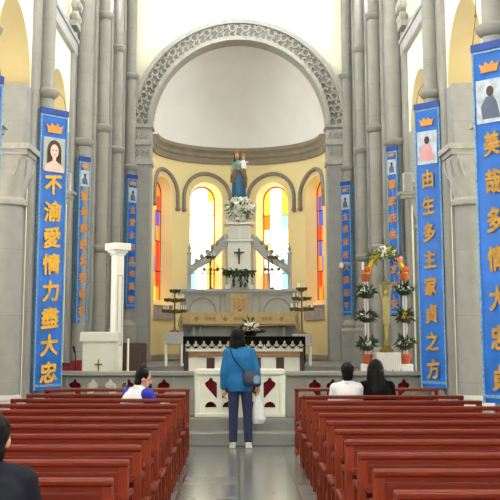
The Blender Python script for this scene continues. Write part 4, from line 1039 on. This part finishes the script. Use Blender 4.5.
def flower_stand(px, label, tiers, pot_py, base_py, tall):
    x = Xat(px, YX, 1.3); zb = Zat(base_py, YX); zt = Zat(tall, YX)
    t = thing('flower_stand', label, 'flower stand', (x, YX-0.02, FL1), 0, 'flower stands beside the ivory crucifix')
    obj('pedestal', MB().box(-0.10, 0.10, -0.11, 0.11, 0, zb-FL1), WHITEC, t, bevel=0.012)
    obj('pole', MB().box(-0.035, -0.008, -0.03, 0.03, zb-FL1, zt-FL1).box(0.008, 0.035, -0.03, 0.03, zb-FL1, zt-FL1), WHITEC, t, bevel=0.005)
    zp = Zat(pot_py, YX)-FL1
    obj('pot', MB().lathe([(0.055, zb-FL1), (0.085, zp), (0.095, zp), (0.095, zp+0.03), (0.07, zp+0.03)], 18), TERRA, t)
    for py in tiers:
        z = Zat(py, YX)-FL1; pl = obj('planter', MB().lathe([(0.05, z-0.06), (0.10, z-0.03), (0.12, z+0.01), (0.09, z+0.01), (0.04, z-0.02)], 14), mat('dark_planter', (40,48,34), 0.7), t)
        posy(pl, (0, 0, z+0.05), (0.13, 0.10, 0.06), 24, 80, PETALW if py != tiers[1] else PETALY if px > 386 else PETALW, LEAF, 0.03, 0.13)
    z = zt-FL1
    obj('top_pot', MB().lathe([(0.05, z-0.03), (0.07, z), (0.085, z+0.09), (0.07, z+0.09), (0.05, z+0.03)], 16), TERRA, t)
flower_stand(367, 'white tiered flower stand left of the ivory crucifix', (295, 319, 347), 356, 364, 280)
flower_stand(405.5, 'white tiered flower stand right of the ivory crucifix', (292, 319, 346), 356, 364, 279)
t = thing('flower_arch', 'yellow ribbon arch topped with green, white and pink flowers over the ivory crucifix', 'arch', (xs, YX, Zat(276, YX)))
zt = Zat(252, YX)-t.location.z; xa, xb = Xat(367, YX, 2.5)-xs, Xat(405.5, YX, 2.5)-xs
mb = MB(); arc = [Vector((xa+(xb-xa)*k/16, 0.0, 0.03+zt*math.sin(PI*k/16)**0.8*0.9)) for k in range(17)]
mb.tube(arc, 0.042, 8, 0, None, (1, 0.8)); obj('ribbon', mb, PETALY, t, smooth=60)
posy(t, ((xa+xb)/2, -0.03, zt), (0.19, 0.09, 0.11), 44, 60, PETALW, LEAFL, 0.034, 0.12)
posy(t, ((xa+xb)/2+0.14, -0.04, zt-0.12), (0.13, 0.06, 0.05), 12, 24, PETALP, LEAF, 0.034, 0.1, 'pink_blossoms')
posy(t, ((xa+xb)/2-0.18, -0.03, zt-0.08), (0.13, 0.06, 0.09), 8, 40, PETALY, LEAFL, 0.032, 0.12, 'yellow_blossoms')
obj('orange_bloom', MB().ell((xa, -0.02, 0.11), (0.05, 0.05, 0.05), 12, 8).ell((xb, -0.02, 0.11), (0.06, 0.05, 0.05), 12, 8), mat('orange_bloom', (206,92,36), 0.7), t)
obj('white_candle', MB().lathe([(0.022, 0), (0.022, 0.12), (0.003, 0.13)], 10, (xa-0.07, -0.04, 0.10)), WAX, t)

# ------------------------------------------------------------------ people
def V(*a): return Vector(a)
def hand(mb, w, d, side, palm_n, s=1.0, curl=0.5):
    """w wrist, d direction of the forearm, palm_n the way the palm faces; fingers curl towards it"""
    d = d.normalized(); n = (palm_n-d*palm_n.dot(d)).normalized(); a = d.cross(n).normalized()
    mb.cap(w-d*0.02*s, w+d*0.07*s, 0.025*s, 0.034*s, 12, 0, None)
    L = (0.062, 0.072, 0.067, 0.052)
    for k in range(4):
        r0 = w+d*0.075*s+a*(0.03-0.02*k)*s*side; f1 = (d+n*curl*0.5).normalized(); f2 = (d+n*curl*1.5).normalized(); f3 = (d*0.6+n*curl*2.2).normalized()
        p1 = r0+f1*L[k]*0.5*s; p2 = p1+f2*L[k]*0.38*s; p3 = p2+f3*L[k]*0.3*s
        mb.cap(r0-d*0.02*s, p1, 0.0095*s, 0.009*s, 8); mb.cap(p1, p2, 0.009*s, 0.0085*s, 8); mb.cap(p2, p3, 0.0085*s, 0.0075*s, 8)
    t0 = w+d*0.025*s+a*0.028*s*side; t1 = t0+(d*0.5+a*0.75*side+n*0.3).normalized()*0.038*s; t2 = t1+(d*0.9+a*0.2*side+n*0.5).normalized()*0.032*s
    mb.cap(t0, t1, 0.013*s, 0.011*s, 8); mb.cap(t1, t2, 0.011*s, 0.009*s, 8)
def ering(c, rx, ry, q=None, n=24, sq=2.4):
    out = []
    for i in range(n):
        a = 2*PI*i/n; ca, sa = math.cos(a), math.sin(a); f = (abs(ca)**sq+abs(sa)**sq)**(-1/sq)
        p = Vector((rx*ca*f, ry*sa*f, 0)); out.append(c+(q @ p if q is not None else p))
    return out
def head_parts(mb, c, q, s):
    """c centre of skull, q rotation (face towards local +Y)"""
    T = lambda x, y, z: c+q @ V(x*s, y*s, z*s)
    mb.ell(T(0, -0.005, 0.015), (0.076*s, 0.094*s, 0.104*s), 18, 12, 0, None, q)
    mb.ell(T(0, 0.028, -0.055), (0.056*s, 0.062*s, 0.062*s), 14, 10, 0, None, q)
    mb.cap(T(0, 0.088, 0.005), T(0, 0.106, -0.026), 0.010*s, 0.015*s, 8)
    mb.ell(T(0, 0.078, -0.064), (0.024*s, 0.012*s, 0.010*s), 8, 6, 0, None, q)
    mb.ell(T(0, 0.070, -0.098), (0.022*s, 0.02*s, 0.016*s), 8, 6, 0, None, q)
    for e in (-1, 1): mb.ell(T(e*0.078, -0.008, -0.012), (0.012*s, 0.022*s, 0.034*s), 8, 8, 0, None, q)
def person(label, loc, rotz, J, s, top, trousers, shoe, hairf, voxel=0.008, group=None, sleeves='long', fits=1.0, curls=(0.4, 0.4), extra=None, hem=0.0):
    t = thing('person', label, 'person', loc, rotz, group); A = J
    hq = J.get('hq', Matrix.Identity(3)); tq = J.get('tq', Matrix.Identity(3))
    def torso(g, wide=1.0, down=0.0):
        pv, ch, nk = A['pelvis'], A['chest'], A['neck']; up = (nk-pv)
        L = lambda f: pv+up*f
        return [ering(L(-0.20)-V(0, 0, down), (0.145+g)*s*wide, (0.105+g)*s, tq), ering(L(0.02), (0.165+g)*s*wide, (0.118+g)*s, tq), ering(L(0.30), (0.138+g)*s*wide, (0.102+g)*s, tq),
                ering(L(0.58), (0.158+g)*s*wide, (0.118+g)*s, tq), ering(L(0.78), (0.168+g)*s*wide, (0.108+g)*s, tq), ering(L(0.90), (0.155+g)*s*wide, (0.085+g)*s, tq), ering(L(0.97), (0.10+g)*s, (0.066+g)*s, tq), ering(L(1.02), (0.058+g)*s, (0.054+g)*s, tq)]
    mb = MB(); mb.loft(torso(0)); mb.cap(A['neck']-V(0, 0, 0.03*s), A['head']-V(0, 0, 0.03*s), 0.056*s, 0.050*s); head_parts(mb, A['head'], hq, s)
    for e, k in ((-1, 'l'), (1, 'r')):
        sh, el, wr, hp, kn, an, to = (A[n_+k] for n_ in ('sh', 'el', 'wr', 'hp', 'kn', 'an', 'to'))
        mb.cap(sh, el, 0.050*s, 0.039*s); mb.cap(el, wr, 0.038*s, 0.026*s); mb.ell(sh, 0.056*s, 12, 8)
        hand(mb, wr+(wr-el).normalized()*0.01*s, A.get('hd'+k, wr-el), -e, A.get('pn'+k, V(-e, 0.25, 0)), s, curls[0 if e < 0 else 1])
        mb.cap(hp, kn, 0.078*s, 0.054*s); mb.cap(kn, an, 0.052*s, 0.036*s); mb.cap(an+V(0, 0, -0.02*s), to, 0.034*s, 0.026*s)
    body = obj('body', remesh(mb, 'body', voxel, 3), SKIN, t, smooth=70)
    for e in (-1, 1):
        c = A['head']+hq @ V(e*0.031*s, 0.079*s, 0.0)
        obj('eye', MB().ell(c, (0.012*s, 0.008*s, 0.007*s), 8, 6, 0, None, hq), mat('dark_eye', (30,22,20), 0.3), t)
        obj('eyebrow', MB().cap(A['head']+hq @ V(e*0.018*s, 0.089*s, 0.022*s), A['head']+hq @ V(e*0.044*s, 0.079*s, 0.022*s), 0.004*s, 0.003*s, 6), HAIR, t)
    obj('lips', MB().ell(A['head']+hq @ V(0, 0.090*s, -0.064*s), (0.022*s, 0.006*s, 0.008*s), 10, 6, 0, None, hq), mat('lips', (168,96,92), 0.5), t)
    g = 0.017*fits
    mb = MB(); mb.loft(torso(g, 1.0, hem)[:7]); cut = 0.45 if sleeves == 'short' else 1.0
    for e, k in ((-1, 'l'), (1, 'r')):
        sh, el, wr = A['sh'+k], A['el'+k], A['wr'+k]; mb.ell(sh, (0.056+g)*s, 12, 8)
        mb.cap(A['neck']+V(e*0.05*s, 0, -0.03*s), sh, (0.05+g)*s, (0.052+g)*s)
        if sleeves == 'short': mb.cap(sh, sh.lerp(el, 0.62), (0.054+g)*s, (0.052+g)*s)
        else: mb.cap(sh, el, (0.052+g)*s, (0.042+g)*s); mb.cap(el, el.lerp(wr, 0.92), (0.042+g)*s, (0.032+g)*s)
    mb.cap(A['neck']-V(0, 0, 0.06*s), A['neck']-V(0, 0.008, -0.015*s), (0.075+g*0.5)*s, 0.066*s)
    obj('top', remesh(mb, 'top', voxel*1.15, 4), top, t, smooth=70)
    mb = MB(); g2 = 0.014; mb.loft(torso(g2)[:3])
    for k in 'lr':
        hp, kn, an = A['hp'+k], A['kn'+k], A['an'+k]
        mb.cap(hp, kn, (0.080+g2)*s, (0.055+g2)*s); mb.cap(kn, kn.lerp(an, 0.93), (0.055+g2)*s, (0.045+g2)*s)
    obj('trousers', remesh(mb, 'trousers', voxel*1.15, 4), trousers, t, smooth=70)
    for k in 'lr':
        an, to = A['an'+k], A['to'+k]; mb = MB(); mb.cap(an+V(0, 0, -0.035*s), to+V(0, 0, -0.002), 0.042*s, 0.036*s); mb.ell(an+V(0, 0, -0.01*s), (0.045*s, 0.05*s, 0.05*s), 12, 8)
        mb.box(min(an.x, to.x)-0.036*s, max(an.x, to.x)+0.036*s, min(an.y, to.y)-0.04*s, max(an.y, to.y)+0.03*s, to.z-0.034*s, to.z-0.014*s)
        obj('shoe', remesh(mb, 'shoe', 0.008, 2), shoe, t, smooth=60)
    mb = MB(); hairf(mb, A['head'], hq, s); obj('hair', remesh(mb, 'hair', voxel, 3), HAIR, t, smooth=70)
    return t
def hair_bob(mb, c, q, s):
    T = lambda x, y, z: c+q @ V(x*s, y*s, z*s)
    mb.ell(T(0, -0.018, 0.022), (0.094*s, 0.104*s, 0.104*s), 18, 12, 0, None, q); mb.ell(T(0, -0.035, -0.07), (0.096*s, 0.076*s, 0.105*s), 18, 12, 0, None, q)
    for e in (-1, 1): mb.cap(T(e*0.07, -0.01, 0.02), T(e*0.084, -0.01, -0.125), 0.032*s, 0.034*s)
    for k in range(7): mb.cap(T(-0.08+0.027*k, -0.085+0.004*abs(k-3)**2, -0.05), T(-0.09+0.03*k, -0.085+0.006*abs(k-3)**2, -0.165+0.006*(k % 2)), 0.024*s, 0.016*s, 8)
def hair_short(mb, c, q, s):
    T = lambda x, y, z: c+q @ V(x*s, y*s, z*s)
    mb.ell(T(0, -0.022, 0.030), (0.088*s, 0.096*s, 0.100*s), 18, 12, 0, None, q); mb.ell(T(0, -0.052, -0.05), (0.076*s, 0.055*s, 0.085*s), 16, 10, 0, None, q)
    for k in range(9):
        a = k*0.7; mb.cap(T(0.03*math.cos(a), -0.025+0.03*math.sin(a), 0.108), T(0.075*math.cos(a), -0.025+0.08*math.sin(a), 0.066), 0.020*s, 0.016*s, 8)
def hair_long(mb, c, q, s):
    hair_bob(mb, c, q, s); T = lambda x, y, z: c+q @ V(x*s, y*s, z*s)
    mb.cap(T(0, -0.05, -0.05), T(0, -0.095, -0.28), 0.09*s, 0.075*s, 12)
    for e in (-1, 1): mb.cap(T(e*0.06, -0.05, -0.05), T(e*0.07, -0.085, -0.27), 0.05*s, 0.045*s)
WSHOE = mat('white_shoes', (226,226,226), 0.6); DSHOE = mat('dark_shoes', (36,32,32), 0.6)
JEANS = mat('blue_jeans', (36,46,84), 0.85, var=0.2, scale=14); DTROU = mat('dark_trousers', (40,40,48), 0.85)
TEAL = mat('blue_cardigan', (20,104,166), 0.85, var=0.12, scale=10)
# standing woman in blue, seen from behind
JS = dict(pelvis=V(0, 0, 0.88), chest=V(0, 0.01, 1.14), neck=V(-0.02, 0.0, 1.345), head=V(-0.035, 0.025, 1.505),
    shl=V(-0.165, 0, 1.285), shr=V(0.15, 0, 1.285), ell=V(-0.215, -0.035, 1.03), elr=V(0.225, -0.03, 1.04), wrl=V(-0.225, 0.02, 0.81), wrr=V(0.245, 0.06, 0.85),
    hpl=V(-0.085, 0, 0.85), hpr=V(0.085, 0, 0.85), knl=V(-0.09, 0.015, 0.48), knr=V(0.105, 0.01, 0.48), anl=V(-0.095, -0.02, 0.085), anr=V(0.115, -0.02, 0.085), tol=V(-0.11, 0.13, 0.036), tor=V(0.13, 0.13, 0.036),
    hdr=V(0.05, 0.05, -1), hdl=V(0, 0.1, -1))
YWM = 14.12
wx = Xat(240, YWM, 0.9)
person('woman in a bright blue cardigan and jeans standing in the aisle', (wx, YWM, 0), 0, JS, 1.0, TEAL, JEANS, WSHOE, hair_bob, voxel=0.007, fits=1.25, hem=0.02, curls=(0.5, 1.0))
t = thing('shoulder_bag', 'dark blue shoulder bag across the back of the woman in the aisle', 'bag', (wx, YWM, 0))
mb = MB(); mb.loft([ering(V(0.16, -0.175, 0.84), 0.105, 0.035), ering(V(0.16, -0.18, 0.90), 0.12, 0.05), ering(V(0.155, -0.17, 1.0), 0.115, 0.04), ering(V(0.15, -0.16, 1.04), 0.10, 0.022)])
obj('pouch', remesh(mb, 'pouch', 0.008, 3), mat('navy_leather', (38,48,72), 0.5, var=0.2), t, smooth=60)
obj('flap', MB().loft([ering(V(0.155, -0.212, 0.92), 0.10, 0.012), ering(V(0.155, -0.212, 0.99), 0.108, 0.014), ering(V(0.15, -0.19, 1.045), 0.095, 0.016)]), mat('navy_leather', (38,48,72)), t, smooth=60)
mb = MB(); mb.tube([V(0.07, -0.165, 1.03), V(-0.02, -0.155, 1.13), V(-0.10, -0.14, 1.24), V(-0.135, -0.085, 1.345), V(-0.13, -0.01, 1.375), V(-0.11, 0.07, 1.33), V(-0.04, 0.145, 1.22)], 0.018, 8, 0, None, (1, 0.35))
obj('strap', mb, BLACKM, t)
obj('side_pocket', MB().loft([ering(V(0.225, -0.215, 0.88), 0.045, 0.014), ering(V(0.225, -0.22, 0.94), 0.05, 0.016), ering(V(0.225, -0.212, 0.99), 0.04, 0.012)]), mat('pale_denim', (112,146,176), 0.7), t, smooth=60)
t = thing('plastic_bag', 'white plastic bag hanging from the right hand of the standing woman', 'bag', (wx+0.255, YWM+0.08, 0))
mb = MB(); mb.loft([ering(V(0.0, 0, 0.32), 0.075, 0.05), ering(V(0.01, 0, 0.38), 0.10, 0.07), ering(V(0.0, 0, 0.50), 0.085, 0.06), ering(V(-0.01, 0, 0.62), 0.055, 0.035), ering(V(0, 0, 0.71), 0.022, 0.018)], 0, None)
for k in range(9): mb.cap(V(0.05*math.cos(k*0.7), 0.04*math.sin(k*0.7), 0.62), V(0.095*math.cos(k*0.7), 0.066*math.sin(k*0.7), 0.38), 0.008, 0.012, 6)
obj('sack', remesh(mb, 'sack', 0.008, 2), mat('white_plastic', (226,228,238), 0.35, var=0.06, scale=16), t, smooth=60)
mb = MB()
for e in (-1, 1): mb.tube([V(e*0.015, 0, 0.70), V(e*0.018, 0.0, 0.74), V(0.0, 0.0, 0.785)], 0.010, 6, 0, None, (1, 0.5))
obj('handle', mb, mat('white_plastic', (226,228,238)), t)

def seated(s=1.0, lean=V(0, 0, 0), headoff=V(0, 0, 0), hq=None, arms=None, tilt=None):
    p = V(0, 0, 0.44+0.095*s); nk = p+V(0, 0.02, 0.465*s)+lean; ch = p.lerp(nk, 0.6)
    J = dict(pelvis=p, chest=ch, neck=nk, head=nk+V(0, 0.02, 0.155*s)+headoff)
    for e, k in ((-1, 'l'), (1, 'r')):
        J['sh'+k] = nk+V(e*0.16*s, 0, -0.06*s); J['el'+k] = nk+V(e*0.215*s, 0.05, -0.30*s); J['wr'+k] = nk+V(e*0.12*s, 0.24*s, -0.36*s)
        J['hp'+k] = p+V(e*0.085*s, 0.02, -0.02); J['kn'+k] = V(e*0.10*s, 0.29*s, 0.46+0.02*s); J['an'+k] = V(e*0.10*s, 0.17*s, 0.08); J['to'+k] = V(e*0.11*s, 0.29*s, 0.035); J['pn'+k] = V(0, 0, -1)
    if hq: J['hq'] = hq
    if arms: J.update(arms)
    return J
SWHITE = mat('white_shirt', (222,222,234), 0.85, var=0.05, scale=10)
# right block: white shirt and black top on the first pew
yb = ROWS['right'][0]+0.24
x = Xat(347.5, yb, 1.1)
person('person in a white shirt with short dark hair seated right of the aisle', (x, yb, 0), 0, seated(0.92), 0.92, SWHITE, DTROU, DSHOE, hair_short, voxel=0.010, fits=1.3)
x = Xat(376.5, yb, 1.1)
person('long-haired person in a black top seated beside the white shirt', (x, yb, 0), R(-4), seated(0.97, V(0, 0.0, 0), V(-0.01, 0, 0)), 0.97, mat('black_top', (12,12,13), 0.9, spec=0.15), DTROU, DSHOE, hair_long, voxel=0.010)
# left block: white shirt with blue sleeves, leaning and looking right
yb = ROWS['left'][1]+0.22
x = Xat(128.5, yb, 1.0)
Jl = seated(0.92, V(0.09, 0.08, -0.03), V(0.03, 0.03, -0.02), Matrix.Rotation(R(-38), 3, 'Z') @ Matrix.Rotation(R(-14), 3, 'X'))
nk = Jl['neck']
Jl['elr'] = nk+V(0.19, 0.08, -0.23); Jl['wrr'] = nk+V(0.14, 0.25, -0.17); Jl['pnr'] = V(0, 0, -1)
tp = person('person in a white top with blue short sleeves leaning left of the aisle', (x-0.02, yb, 0), R(-42), Jl, 0.92, SWHITE, DTROU, DSHOE, hair_short, voxel=0.010, sleeves='none' if False else 'short', fits=1.3)
mb = MB()
for k in 'lr':
    sh, el = Jl['sh'+k], Jl['el'+k]; d = (sh-nk)*0.12
    mb = MB(); mb.cap(sh+d*0.4, sh.lerp(el, 0.66), 0.083, 0.078, 16); obj('blue_sleeve', remesh(mb, 'sleeve', 0.010, 2), mat('royal_blue_sleeve', (38,48,176), 0.85, var=0.1), tp, smooth=60)
# man at the left front edge
yb = ROWS['left'][10]+0.26
x = Xat(-9, yb+0.05, 1.1)
person('man in a dark navy jacket cut off at the lower left corner', (x, yb, 0), 0, seated(0.94, V(0, 0.05, -0.03)), 0.98, mat('navy_jacket', (16,20,36), 0.75, spec=0.25, var=0.3, scale=8), DTROU, DSHOE, hair_short, voxel=0.008, fits=1.6)

# ------------------------------------------------------------------ light and view
w = bpy.data.worlds.new('sky'); SC.world = w; w.use_nodes = True
w.node_tree.nodes['Background'].inputs['Color'].default_value = (0.85, 0.92, 1.0, 1); w.node_tree.nodes['Background'].inputs['Strength'].default_value = 1.0
SC.view_settings.view_transform = 'Standard'; SC.view_settings.look = 'None'; SC.view_settings.gamma = 1.0
SC.view_settings.use_curve_mapping = False
SC.view_settings.exposure = 0.68
SC.cycles.max_bounces = 8; SC.cycles.diffuse_bounces = 5
